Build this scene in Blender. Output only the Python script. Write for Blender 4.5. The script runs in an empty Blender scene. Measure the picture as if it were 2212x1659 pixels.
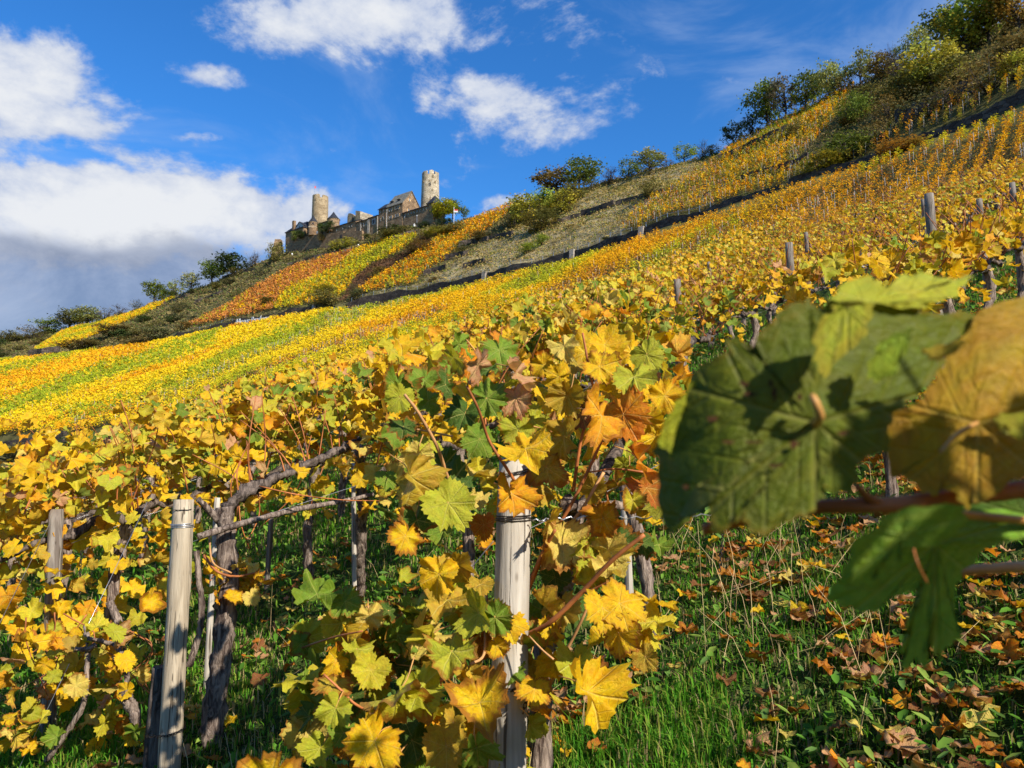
import bpy, math, random
import numpy as np
from mathutils import Vector, Matrix

RNG = np.random.default_rng(7)
random.seed(7)
sc = bpy.context.scene
COL = sc.collection

# ------------------------------------------------------------------ camera
F2 = 1663.0                      # focal length in pixels of a 2212 px wide picture
PITCH = math.radians(6.0)
CP, SP = math.cos(PITCH), math.sin(PITCH)
cam_d = bpy.data.cameras.new('camera')
cam = bpy.data.objects.new('camera', cam_d)
COL.objects.link(cam)
cam.location = (0, 0, 0)
cam.rotation_euler = (math.radians(90) + PITCH, 0, 0)
cam_d.sensor_width = 36.0
cam_d.lens = 36.0 * F2 / 2212.0
cam_d.clip_start = 0.02
cam_d.clip_end = 9000
cam_d.dof.use_dof = True
cam_d.dof.focus_distance = 3.6
cam_d.dof.aperture_fstop = 8.0
sc.camera = cam

# ------------------------------------------------------------------ sun and view
SUN_AZ = Vector((0.69, -0.72, 0)).normalized()
SUN_EL = math.radians(35)
sun_dir = Vector((SUN_AZ.x * math.cos(SUN_EL), SUN_AZ.y * math.cos(SUN_EL), math.sin(SUN_EL)))
sd = bpy.data.lights.new('sun', 'SUN')
sd.energy = 4.6
sd.angle = math.radians(0.53)
sd.color = (1.0, 0.93, 0.82)
so = bpy.data.objects.new('sun', sd)
COL.objects.link(so)
so.rotation_euler = sun_dir.to_track_quat('Z', 'Y').to_euler()
sc.view_settings.view_transform = 'Standard'
sc.view_settings.look = 'None'
sc.view_settings.gamma = 1
sc.view_settings.exposure = 0.68
sc.view_settings.use_curve_mapping = False
sc.cycles.max_bounces = 6
sc.cycles.transparent_max_bounces = 4
sc.cycles.use_denoising = True
sc.cycles.caustics_reflective = False
sc.cycles.caustics_refractive = False


def px(x, y, D):
    """point in space seen at pixel (x, y) of the 2212x1659 picture, D metres ahead"""
    u = (x - 1106.0) / F2
    v = (829.5 - y) / F2
    k = D / (CP - v * SP)
    return Vector((u * k, D, (SP + v * CP) * k))


def slopes(x, y):
    p = px(x, y, 1.0)
    return p.x, p.z


def proj(P):
    P = np.asarray(P, float)
    X, Y, Z = P[..., 0], P[..., 1], P[..., 2]
    d = Y * CP + Z * SP
    d = np.where(d < 1e-3, 1e-3, d)
    h = -Y * SP + Z * CP
    return 1106 + F2 * X / d, 829.5 - F2 * h / d


# ------------------------------------------------------------------ node helpers
class NT:
    def __init__(self, tree):
        self.t = tree
        self.n = tree.nodes
        self.l = tree.links

    def new(self, kind, **kw):
        n = self.n.new(kind)
        for k, v in kw.items():
            setattr(n, k, v)
        return n

    def link(self, a, b):
        self.l.new(a, b)

    def math(self, op, a, b=None, c=None, clamp=False):
        n = self.new('ShaderNodeMath', operation=op, use_clamp=clamp)
        for i, v in enumerate((a, b, c)):
            if v is None:
                continue
            if isinstance(v, (int, float)):
                n.inputs[i].default_value = v
            else:
                self.link(v, n.inputs[i])
        return n.outputs[0]

    def vmath(self, op, a, b=None):
        n = self.new('ShaderNodeVectorMath', operation=op)
        for i, v in enumerate((a, b)):
            if v is None:
                continue
            if isinstance(v, (tuple, list, Vector)):
                n.inputs[i].default_value = tuple(v)
            else:
                self.link(v, n.inputs[i])
        return n

    def mix(self, fac, a, b, blend='MIX'):
        n = self.new('ShaderNodeMix', data_type='RGBA', blend_type=blend)
        for s, v in ((n.inputs[0], fac), (n.inputs[6], a), (n.inputs[7], b)):
            if isinstance(v, (int, float)):
                s.default_value = v
            elif isinstance(v, (tuple, list)):
                s.default_value = tuple(v) + ((1,) if len(v) == 3 else ())
            else:
                self.link(v, s)
        return n.outputs[2]

    def ramp(self, fac, lo, hi, a=0.0, b=1.0, smooth=True):
        n = self.new('ShaderNodeMapRange', interpolation_type='SMOOTHSTEP' if smooth else 'LINEAR')
        for i, v in enumerate((fac, lo, hi, a, b)):
            if isinstance(v, (int, float)):
                n.inputs[i].default_value = v
            else:
                self.link(v, n.inputs[i])
        return n.outputs[0]

    def noise(self, vec, scale, detail=3.0, rough=0.55, dist=0.0):
        n = self.new('ShaderNodeTexNoise')
        n.inputs['Scale'].default_value = scale
        n.inputs['Detail'].default_value = detail
        n.inputs['Roughness'].default_value = rough
        n.inputs['Distortion'].default_value = dist
        if vec is not None:
            self.link(vec, n.inputs['Vector'])
        return n


# ------------------------------------------------------------------ world: sky with clouds
world = bpy.data.worlds.new('World')
sc.world = world
world.use_nodes = True
W = NT(world.node_tree)
W.n.clear()
w_out = W.new('ShaderNodeOutputWorld')
w_bg = W.new('ShaderNodeBackground')
w_bg.inputs['Strength'].default_value = 0.1
W.link(w_bg.outputs[0], w_out.inputs[0])
sky = W.new('ShaderNodeTexSky', sky_type='NISHITA')
sky.sun_disc = False
sky.sun_elevation = SUN_EL
sky.sun_rotation = math.atan2(SUN_AZ.x, SUN_AZ.y)
sky.altitude = 300
sky.air_density = 1.0
sky.dust_density = 0.35
sky.ozone_density = 3.0
hs = W.new('ShaderNodeHueSaturation')
hs.inputs['Saturation'].default_value = 1.22
hs.inputs['Value'].default_value = 1.15
W.link(sky.outputs[0], hs.inputs['Color'])
skycol = W.mix(1.0, hs.outputs[0], (0.44, 0.80, 1.06), 'MULTIPLY')
tc = W.new('ShaderNodeTexCoord')
dirv = tc.outputs['Generated']
wn = W.noise(dirv, 3.2, 4, 0.6)
wo = W.vmath('SUBTRACT', wn.outputs['Color'], (0.5, 0.5, 0.5))
wsc = W.new('ShaderNodeVectorMath', operation='SCALE')
W.link(wo.outputs[0], wsc.inputs[0])
wsc.inputs['Scale'].default_value = 0.10
wdir = W.vmath('ADD', dirv, wsc.outputs[0]).outputs[0]
st = W.vmath('MULTIPLY', dirv, (1, 1, 1.6)).outputs[0]
fb = W.noise(st, 5.0, 10, 0.66, 0.35).outputs['Fac']
fb2 = W.noise(st, 22.0, 5, 0.6).outputs['Fac']


def blob(x, y, rx, ry, amp):
    """soft patch of cloud in a given direction of the sky (azimuth, elevation)"""
    c = px(x, y, 1.0).normalized()
    t = Vector((c.y, -c.x, 0)).normalized()
    upv = t.cross(c)
    d = W.vmath('SUBTRACT', wdir, c).outputs[0]
    a = W.vmath('DOT_PRODUCT', d, t * (F2 / rx * 0.9)).outputs['Value']
    b = W.vmath('DOT_PRODUCT', d, upv * (F2 / ry * 0.9)).outputs['Value']
    f = W.vmath('DOT_PRODUCT', dirv, c).outputs['Value']
    q = W.math('ADD', W.math('MULTIPLY', a, a), W.math('MULTIPLY', b, b))
    e = W.math('POWER', 2.71828, W.math('MULTIPLY', q, -1.35))
    e = W.math('MULTIPLY', e, W.math('GREATER_THAN', f, 0.0))
    return W.math('MULTIPLY', e, amp)


def blobsum(lst):
    s = None
    for b in lst:
        o = blob(*b)
        s = o if s is None else W.math('ADD', s, o)
    return s


WHITE = [(40, 450, 230, 80, .62), (260, 460, 190, 80, .62), (450, 470, 190, 75, .72), (660, 450, 125, 45, .68), 
         (40, 140, 130, 75, .85), (150, 120, 80, 40, .35), (640, 40, 190, 65, .55), (850, 25, 240, 75, .45),
         (440, 155, 85, 34, 1.0), (600, 110, 80, 30, .3), (1110, 215, 115, 38, .62), (960, 245, 80, 30, .42), (1010, 200, 60, 26, .3),
         (1240, 260, 110, 50, .34), (1270, 25, 90, 40, .38), (1095, 440, 75, 24, .6), (1150, 290, 90, 25, .25),
         (210, 255, 60, 26, .66), (320, 235, 60, 26, .45), (300, 320, 110, 22, .4), (410, 300, 50, 14, .4), (200, 325, 90, 16, -.35), (120, 280, 60, 20, -.3), (960, 405, 40, 14, .3),
         (60, 240, 90, 25, .22), (-500, 300, 500, 200, .5), (2900, 300, 500, 120, .3)]
GREY = [(150, 640, 600, 100, 1.2), (-300, 640, 500, 130, 1.0), (600, 560, 260, 50, .5)]
dens_w = blobsum(WHITE)
dens_g = blobsum(GREY)
wisp = W.noise(W.vmath('MULTIPLY', dirv, (1.0, 1.0, 2.4)).outputs[0], 3.0, 6, 0.6, 0.8).outputs['Fac']
fbs = W.math('MULTIPLY', W.math('SUBTRACT', fb, 0.5), 2.1)
fbs = W.math('ADD', fbs, W.math('MULTIPLY', W.math('SUBTRACT', fb2, 0.5), 0.95))
dw = W.ramp(W.math('ADD', dens_w, fbs), 0.22, 0.70)
dg = W.ramp(W.math('ADD', dens_g, W.math('MULTIPLY', fbs, 0.6)), 0.25, 0.75)
wv = W.ramp(wisp, 0.46, 0.74, 0.0, 0.42)
shade = W.ramp(W.math('ADD', W.math('ADD', W.math('MULTIPLY', dens_w, 0.45), fb), W.math('MULTIPLY', W.math('SUBTRACT', fb2, 0.5), 0.8)), 0.52, 1.12)
ccol = W.mix(shade, (2.6, 3.2, 4.6), (5.2, 5.35, 5.6))
gcol = W.mix(W.ramp(fb, .3, .7), (1.3, 1.65, 2.5), (2.7, 3.05, 3.9))
c1 = W.mix(wv, skycol, (2.9, 3.7, 5.2))
c2 = W.mix(dw, c1, ccol)
c3 = W.mix(W.math('MULTIPLY', dg, 0.9), c2, gcol)
W.link(c3, w_bg.inputs['Color'])


# ------------------------------------------------------------------ object helpers
def link(o, parent=None):
    COL.objects.link(o)
    if parent is not None:
        o.parent = parent
    return o


def tag(o, label=None, cat=None, group=None, kind=None):
    if label:
        o['label'] = label
    if cat:
        o['category'] = cat
    if group:
        o['group'] = group
    if kind:
        o['kind'] = kind
    return o


def empty(name, loc=(0, 0, 0), rz=0.0):
    o = bpy.data.objects.new(name, None)
    o.empty_display_size = 0.1
    o.location = loc
    o.rotation_euler = (0, 0, rz)
    COL.objects.link(o)
    return o


def mesh_np(name, V, faces, mat=None, attrs=None, smooth=False):
    """faces: (M,3) or (M,4) array, or list of such arrays"""
    me = bpy.data.meshes.new(name)
    V = np.asarray(V, np.float32)
    if not isinstance(faces, (list, tuple)):
        faces = [faces]
    faces = [np.asarray(f, np.int32) for f in faces if len(f)]
    nl = sum(f.size for f in faces)
    npoly = sum(len(f) for f in faces)
    me.vertices.add(len(V))
    me.vertices.foreach_set('co', V.ravel())
    me.loops.add(nl)
    me.loops.foreach_set('vertex_index', np.concatenate([f.ravel() for f in faces]))
    me.polygons.add(npoly)
    tot = np.concatenate([np.full(len(f), f.shape[1], np.int32) for f in faces])
    me.polygons.foreach_set('loop_start', np.concatenate([[0], np.cumsum(tot)[:-1]]).astype(np.int32))
    if smooth:
        me.polygons.foreach_set('use_smooth', np.ones(npoly, bool))
    me.update(calc_edges=True)
    for k, (typ, arr) in (attrs or {}).items():
        a = me.attributes.new(k, typ, 'POINT')
        arr = np.asarray(arr, np.float32)
        a.data.foreach_set('color' if typ == 'FLOAT_COLOR' else ('vector' if typ == 'FLOAT_VECTOR' else 'value'), arr.ravel())
    if mat:
        me.materials.append(mat)
    return me


def mobj(name, me, parent=None, loc=None):
    o = bpy.data.objects.new(name, me)
    if loc is not None:
        o.location = loc
    return link(o, parent)


class MB:
    """collects plain polygons and links them as one mesh"""
    def __init__(self):
        self.v, self.f = [], []

    def quad(self, *p):
        b = len(self.v)
        self.v += [tuple(q) for q in p]
        self.f.append(tuple(range(b, b + len(p))))

    def prism(self, bottom, top):
        b = len(self.v)
        n = len(bottom)
        self.v += [tuple(q) for q in bottom] + [tuple(q) for q in top]
        self.f.append(tuple(b + i for i in reversed(range(n))))
        self.f.append(tuple(b + n + i for i in range(n)))
        for i in range(n):
            j = (i + 1) % n
            self.f.append((b + i, b + j, b + n + j, b + n + i))

    def box(self, o, ax, ay, az):
        o, ax, ay, az = Vector(o), Vector(ax), Vector(ay), Vector(az)
        bot = [o, o + ax, o + ax + ay, o + ay]
        self.prism(bot, [p + az for p in bot])

    def cyl(self, c, r0, r1, z0, z1, n=20, cap=True):
        c = Vector(c)
        bot = [c + Vector((r0 * math.cos(2 * math.pi * i / n), r0 * math.sin(2 * math.pi * i / n), z0)) for i in range(n)]
        top = [c + Vector((r1 * math.cos(2 * math.pi * i / n), r1 * math.sin(2 * math.pi * i / n), z1)) for i in range(n)]
        self.prism(bot, top)

    def build(self, name, mat, parent=None, smooth=False):
        me = bpy.data.meshes.new(name)
        me.from_pydata(self.v, [], self.f)
        me.materials.append(mat)
        if smooth:
            for p in me.polygons:
                p.use_smooth = True
        me.update()
        return mobj(name, me, parent)


def tube_arrays(path, radii, n=6, twist=0.0, rough=0.0, seed=0, cap=True):
    P = np.array([tuple(p) for p in path], float)
    R = np.array(radii, float) * np.ones(len(P))
    rg = np.random.default_rng(seed)
    T = np.gradient(P, axis=0)
    T /= np.linalg.norm(T, axis=1)[:, None] + 1e-9
    ref = np.array([0, 0, 1.0]) if abs(T[0, 2]) < .9 else np.array([1.0, 0, 0])
    V = []
    u = np.cross(T[0], ref)
    u /= np.linalg.norm(u)
    ang = np.arange(n) * 2 * math.pi / n
    prof = 1 + rough * rg.standard_normal(n) * 0.6
    for i in range(len(P)):
        u = u - T[i] * np.dot(u, T[i])
        u /= np.linalg.norm(u) + 1e-9
        w = np.cross(T[i], u)
        a = ang + twist * i
        rr = R[i] * prof * (1 + rough * rg.standard_normal(n))
        V.append(P[i] + (np.cos(a) * rr)[:, None] * u + (np.sin(a) * rr)[:, None] * w)
    V = np.concatenate(V)
    q = []
    for i in range(len(P) - 1):
        for k in range(n):
            k2 = (k + 1) % n
            q.append((i * n + k, i * n + k2, (i + 1) * n + k2, (i + 1) * n + k))
    V = np.concatenate([V, P[:1], P[-1:]])
    t = []
    a, b = len(V) - 2, len(V) - 1
    o = (len(P) - 1) * n
    for k in range(n):
        k2 = (k + 1) % n
        t.append((a, k2, k))
        t.append((b, o + k, o + k2))
    return V, np.array(q), np.array(t)


def smooth_path(pts, m=6):
    """Catmull-Rom through pts"""
    P = [Vector(p) for p in pts]
    if len(P) < 3:
        return [P[0].lerp(P[-1], i / m) for i in range(m + 1)]
    P = [P[0] * 2 - P[1]] + P + [P[-1] * 2 - P[-2]]
    out = []
    for i in range(1, len(P) - 2):
        for k in range(m):
            t = k / m
            a, b, c, d = P[i - 1], P[i], P[i + 1], P[i + 2]
            out.append(0.5 * ((2 * b) + (c - a) * t + (2 * a - 5 * b + 4 * c - d) * t * t + (3 * b - a - 3 * c + d) * t ** 3))
    out.append(P[-2])
    return out


def tube(name, path, radii, mat, parent=None, n=6, twist=0.0, rough=0.0, seed=0, smooth=True):
    V, q, t = tube_arrays(path, radii, n, twist, rough, seed)
    return mobj(name, mesh_np(name, V, [q, t], mat, smooth=smooth), parent)


# ------------------------------------------------------------------ materials
MATS = {}


def new_mat(name):
    m = bpy.data.materials.new(name)
    m.use_nodes = True
    t = NT(m.node_tree)
    t.n.clear()
    out = t.new('ShaderNodeOutputMaterial')
    MATS[name] = m
    return m, t, out


def bsdf(t, col, rough=0.8, spec=0.2, bump=None, bstr=0.3, bdist=0.02):
    b = t.new('ShaderNodeBsdfPrincipled')
    b.inputs['Roughness'].default_value = rough
    b.inputs['Specular IOR Level'].default_value = spec
    if isinstance(col, (tuple, list)):
        b.inputs['Base Color'].default_value = tuple(col[:3]) + (1,)
    else:
        t.link(col, b.inputs['Base Color'])
    if bump is not None:
        bn = t.new('ShaderNodeBump')
        bn.inputs['Strength'].default_value = bstr
        bn.inputs['Distance'].default_value = bdist
        t.link(bump, bn.inputs['Height'])
        t.link(bn.outputs[0], b.inputs['Normal'])
    return b


def plain(name, col, rough=0.7, spec=0.2, var=0.25, scale=3.0, metal=0.0, bump=0.0):
    m, t, out = new_mat(name)
    tc = t.new('ShaderNodeTexCoord')
    n = t.noise(tc.outputs['Object'], scale, 5)
    f = t.ramp(n.outputs['Fac'], 0.3, 0.7, 1 - var, 1 + var)
    c = t.vmath('MULTIPLY', tuple(col), None)
    g = t.new('ShaderNodeVectorMath', operation='SCALE')
    g.inputs[0].default_value = tuple(col)
    t.link(f, g.inputs['Scale'])
    b = bsdf(t, g.outputs[0], rough, spec, n.outputs['Fac'] if bump else None, bump)
    b.inputs['Metallic'].default_value = metal
    t.link(b.outputs[0], out.inputs[0])
    return m


def leaf_material(name, source):
    """vine leaf: base colour per leaf, pale veins, green centre, rusty margin and spots.
    attribute luv = (x, y, radial 0..1) in leaf coordinates, junction at the origin, tip towards -y"""
    m, t, out = new_mat(name)
    if source == 'object':
        oi = t.new('ShaderNodeObjectInfo')
        base, rnd = oi.outputs['Color'], oi.outputs['Random']
    else:
        at = t.new('ShaderNodeAttribute', attribute_name='col')
        base, rnd = at.outputs['Color'], at.outputs['Alpha']
    lu = t.new('ShaderNodeAttribute', attribute_name='luv')
    sep = t.new('ShaderNodeSeparateXYZ')
    t.link(lu.outputs['Vector'], sep.inputs[0])
    X, Y, Rr = sep.outputs
    AX = t.math('ABSOLUTE', X)
    vein = None
    off = t.new('ShaderNodeCombineXYZ')
    t.link(t.math('MULTIPLY', rnd, 37.0), off.inputs[2])
    pv = t.vmath('ADD', lu.outputs['Vector'], off.outputs[0]).outputs[0]
    for a, wd in ((0, .020), (50, .017), (105, .014)):
        s, c = math.sin(math.radians(a)), -math.cos(math.radians(a))
        al = t.math('ADD', t.math('MULTIPLY', AX, s), t.math('MULTIPLY', Y, c))       # along
        ac = t.math('ABSOLUTE', t.math('SUBTRACT', t.math('MULTIPLY', AX, c), t.math('MULTIPLY', Y, s)))
        side = t.math('ABSOLUTE', t.math('SUBTRACT', t.math('FRACT', t.math('MULTIPLY', t.math('SUBTRACT', al, t.math('MULTIPLY', ac, 0.85)), 7.5)), 0.5))
        sv = t.math('MULTIPLY', t.ramp(side, 0.0, 0.09, 0.55, 0.0), t.ramp(ac, 0.05, 0.22, 1.0, 0.0))
        sv = t.math('MULTIPLY', sv, t.math('GREATER_THAN', al, 0.03))
        mv = t.math('MULTIPLY', t.ramp(ac, 0.0, wd, 1.0, 0.0), t.math('GREATER_THAN', al, 0.0))
        v = t.math('MAXIMUM', mv, sv)
        vein = v if vein is None else t.math('MAXIMUM', vein, v)
    n1 = t.noise(pv, 3.2, 5, 0.6).outputs['Fac']
    n2 = t.noise(pv, 11.0, 4, 0.65).outputs['Fac']
    bc = t.new('ShaderNodeHueSaturation')
    t.link(base, bc.inputs['Color'])
    t.link(t.ramp(n1, 0.3, 0.7, 0.485, 0.515), bc.inputs['Hue'])
    t.link(t.ramp(n2, 0.3, 0.75, 0.82, 1.12), bc.inputs['Value'])
    col = bc.outputs[0]
    lite = t.mix(0.55, col, (0.80, 0.70, 0.22))
    vs = 0.62
    if source == 'object':
        vs = t.math('MULTIPLY', oi.outputs['Alpha'], 0.62)
    col = t.mix(t.math('MULTIPLY', vein, vs), col, lite)
    rs = t.ramp(rnd, 0.25, 1.0, 0.0, 0.34, False)
    edge = t.math('ADD', t.math('MULTIPLY', Rr, 0.62), t.math('MULTIPLY', n2, 0.5))
    em = t.ramp(t.math('ADD', edge, rs), 0.95, 1.10)
    if source == 'object':
        em = t.math('MULTIPLY', em, oi.outputs['Alpha'])
    rust = t.mix(n1, (0.50, 0.17, 0.02), (0.20, 0.055, 0.012))
    col = t.mix(t.math('MULTIPLY', em, 0.85), col, rust)
    sp = t.new('ShaderNodeTexVoronoi')
    sp.inputs['Scale'].default_value = 5.5
    t.link(pv, sp.inputs['Vector'])
    spm = t.math('MULTIPLY', t.ramp(t.math('ADD', sp.outputs['Distance'], t.math('MULTIPLY', n2, 0.12)), 0.10, 0.19, 1.0, 0.0), t.ramp(n1, 0.5, 0.62))
    col = t.mix(t.math('MULTIPLY', spm, 0.75), col, (0.12, 0.045, 0.012))
    ge = t.new('ShaderNodeNewGeometry')
    back = t.mix(0.3, col, (0.60, 0.50, 0.16))
    colf = t.mix(t.math('MULTIPLY', ge.outputs['Backfacing'], 0.6), col, back)
    hgt = t.math('ADD', t.math('MULTIPLY', vein, -0.6), t.math('MULTIPLY', n2, 0.8))
    b = bsdf(t, colf, 0.5, 0.22, hgt, 0.55, 0.012)
    tr = t.new('ShaderNodeBsdfTranslucent')
    t.link(t.mix(1.0, col, (1.0, 0.92, 0.55), 'MULTIPLY'), tr.inputs['Color'])
    mx = t.new('ShaderNodeMixShader')
    mx.inputs[0].default_value = 0.36
    t.link(b.outputs[0], mx.inputs[1])
    t.link(tr.outputs[0], mx.inputs[2])
    t.link(mx.outputs[0], out.inputs[0])
    return m


def foliage_material(name, trans=0.3, rough=0.6):
    """small far leaves and grass: colour from the point attribute col"""
    m, t, out = new_mat(name)
    at = t.new('ShaderNodeAttribute', attribute_name='col')
    b = bsdf(t, at.outputs['Color'], rough, 0.06)
    tr = t.new('ShaderNodeBsdfTranslucent')
    t.link(at.outputs['Color'], tr.inputs['Color'])
    mx = t.new('ShaderNodeMixShader')
    mx.inputs[0].default_value = trans
    t.link(b.outputs[0], mx.inputs[1])
    t.link(tr.outputs[0], mx.inputs[2])
    t.link(mx.outputs[0], out.inputs[0])
    return m


LEAF_OBJ = leaf_material('vine_leaf', 'object')
LEAF_MESH = leaf_material('vine_leaf_foliage', 'mesh')
FOL = foliage_material('small_foliage', 0.30)
GRASSM = foliage_material('grass_blades', 0.45, 0.5)


def stone_mat(name, c1, c2, mortar, scale, mw=0.06, rough=0.9):
    m, t, out = new_mat(name)
    tc = t.new('ShaderNodeTexCoord')
    v = t.vmath('MULTIPLY', tc.outputs['Object'], (1, 1, 1.7)).outputs[0]
    nn = t.noise(v, scale * 1.5, 3)
    vv = t.vmath('ADD', v, t.vmath('MULTIPLY', nn.outputs['Color'], (.25, .25, .25)).outputs[0]).outputs[0]
    vo = t.new('ShaderNodeTexVoronoi')
    vo.inputs['Scale'].default_value = scale
    t.link(vv, vo.inputs['Vector'])
    ve = t.new('ShaderNodeTexVoronoi', feature='DISTANCE_TO_EDGE')
    ve.inputs['Scale'].default_value = scale
    t.link(vv, ve.inputs['Vector'])
    sepc = t.new('ShaderNodeSeparateColor')
    t.link(vo.outputs['Color'], sepc.inputs[0])
    col = t.mix(sepc.outputs[0], c1, c2)
    big = t.noise(tc.outputs['Object'], 0.35, 5, 0.65).outputs['Fac']
    col = t.mix(t.ramp(big, 0.42, 0.66, 0.0, 0.55), col, tuple(x * 0.45 for x in c1))
    e = t.ramp(ve.outputs['Distance'], 0.0, mw, 1.0, 0.0)
    col = t.mix(t.math('MULTIPLY', e, 0.7), col, mortar)
    b = bsdf(t, col, rough, 0.15, t.math('SUBTRACT', sepc.outputs[1], e), 0.8, 0.12)
    t.link(b.outputs[0], out.inputs[0])
    return m


STONE_L = stone_mat('light_tower_stone', (.42, .33, .21), (.62, .52, .37), (.30, .24, .17), 1.3)
STONE_M = stone_mat('warm_tower_stone', (.34, .24, .13), (.52, .39, .23), (.22, .16, .10), 1.2)
STONE_B = stone_mat('brown_castle_stone', (.21, .13, .072), (.38, .25, .14), (.13, .09, .06), 1.1)
STONE_D = stone_mat('dark_terrace_stone', (.055, .042, .034), (.13, .10, .078), (.02, .016, .013), 1.1)
STONE_G = stone_mat('pale_pillar_stone', (.36, .30, .24), (.5, .43, .35), (.2, .17, .14), 2.0)
SLATE = plain('slate_roof', (.03, .032, .04), 0.7, 0.12, 0.35, 2.5, bump=.3)
SLATE_W = plain('weathered_roof', (.17, .155, .12), 0.7, 0.2, 0.35, 1.5, bump=.3)
WHITEW = plain('white_paint', (.78, .77, .74), 0.6, 0.3, 0.06)
DARKGL = plain('dark_glass', (.02, .02, .022), 0.5, 0.2, 0.2)
BUTT = plain('grey_buttress_stone', (.30, .27, .23), 0.8, 0.1, 0.2)
SHUTTER = plain('tan_shutter', (.68, .42, .20), 0.6, 0.2, 0.12)
GREYW = plain('grey_render', (.40, .42, .44), 0.7, 0.2, 0.12)
REDP = plain('red_cloth', (.62, .06, .04), 0.7, 0.2, 0.1)
METALG = plain('galvanised_metal', (.55, .56, .58), 0.35, 0.5, 0.15, 8, metal=0.8)
DARKMET = plain('black_rusty_metal', (.035, .028, .024), 0.5, 0.4, 0.4, 40, metal=0.5)
STAKE = plain('grey_stake_wood', (.36, .33, .28), 0.8, 0.2, 0.3, 2.0)


def wood_mat(name, c1, c2, knot=True):
    m, t, out = new_mat(name)
    tc = t.new('ShaderNodeTexCoord')
    o = tc.outputs['Object']
    g = t.noise(t.vmath('MULTIPLY', o, (70, 70, 3.2)).outputs[0], 1.0, 5, 0.6, 0.6)
    g2 = t.noise(t.vmath('MULTIPLY', o, (18, 18, 2.0)).outputs[0], 1.0, 4, 0.6, 1.2)
    col = t.mix(t.ramp(g2.outputs['Fac'], 0.35, 0.65), c1, c2)
    crack = t.ramp(t.noise(t.vmath('MULTIPLY', o, (95, 95, 1.6)).outputs[0], 1.0, 2, 0.5, 0.8).outputs['Fac'], 0.60, 0.68)
    col = t.mix(t.math('MULTIPLY', t.ramp(g.outputs['Fac'], 0.45, 0.7), 0.35), col, tuple(x * 0.55 for x in c1))
    big = t.noise(t.vmath('MULTIPLY', o, (6, 6, 1.5)).outputs[0], 1.0, 5, .6).outputs['Fac']
    col = t.mix(t.ramp(big, .48, .68, 0, .5), col, tuple(x * .5 for x in c1))
    col = t.mix(t.math('MULTIPLY', crack, 0.9), col, (.08, .06, .04))
    if knot:
        vo = t.new('ShaderNodeTexVoronoi')
        vo.inputs['Scale'].default_value = 1.0
        t.link(t.vmath('MULTIPLY', o, (16, 16, 7)).outputs[0], vo.inputs['Vector'])
        col = t.mix(t.ramp(vo.outputs['Distance'], 0.05, 0.15, 0.8, 0.0), col, (.11, .08, .05))
    b = bsdf(t, col, 0.85, 0.15, t.math('SUBTRACT', g.outputs['Fac'], t.math('MULTIPLY', crack, 1.2)), 0.7, 0.006)
    t.link(b.outputs[0], out.inputs[0])
    return m


POST_PALE = wood_mat('pale_post_wood', (.40, .35, .28), (.53, .48, .40))
POST_TAN = wood_mat('tan_post_wood', (.36, .29, .20), (.50, .42, .30))
POST_OLD = wood_mat('old_post_wood', (.15, .12, .095), (.33, .29, .24))


def bark_mat(name, c1, c2):
    m, t, out = new_mat(name)
    tc = t.new('ShaderNodeTexCoord')
    o = tc.outputs['Object']
    g = t.noise(t.vmath('MULTIPLY', o, (38, 38, 7)).outputs[0], 1.0, 6, 0.65, 1.4)
    g2 = t.noise(o, 9, 4)
    col = t.mix(t.ramp(g.outputs['Fac'], 0.36, 0.62), c1, c2)
    col = t.mix(t.ramp(g2.outputs['Fac'], 0.5, 0.7, 0, .5), col, tuple(x * .6 for x in c1))
    b = bsdf(t, col, 0.9, 0.1, g.outputs['Fac'], 1.0, 0.02)
    t.link(b.outputs[0], out.inputs[0])
    return m


BARK = bark_mat('vine_bark', (.075, .05, .04), (.36, .28, .22))
BARKD = bark_mat('dark_cordon_bark', (.045, .034, .028), (.20, .155, .125))
CANE = plain('red_brown_cane', (.36, .12, .035), 0.55, 0.3, 0.4, 14)
CANE_T = plain('tan_cane', (.48, .25, .10), 0.6, 0.25, 0.3, 14)
PETI = plain('petiole', (.55, .28, .08), 0.5, 0.3, 0.3, 20)
TREEBARK = plain('tree_bark', (.07, .055, .045), 0.9, 0.1, 0.3, 2)

# ================================================================== terrain
def near_plane(X, Y):
    s = np.maximum(0.64 * X + 0.77 * Y, 0)
    return .263 * X + .166 * Y - 1.48 + .0025 * s * s + .025 * np.sin(2.1 * X + 1.3 * Y) + .018 * np.sin(4.3 * X - 3.1 * Y + 1)


XP = np.linspace(-900, 3100, 101)
UU = (XP - 1106) / F2
SD = np.maximum(.64 * UU + .77, .22)


def vof(y, x=None):
    vp = (829.5 - np.asarray(y, float)) / F2
    return (SP + vp * CP) / (CP - vp * SP)


def uof(x, y):
    up = (np.asarray(x, float) - 1106) / F2
    vp = (829.5 - np.asarray(y, float)) / F2
    return up / (CP - vp * SP)


def pl(xs, ys):
    return np.interp(XP, xs, ys)


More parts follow.
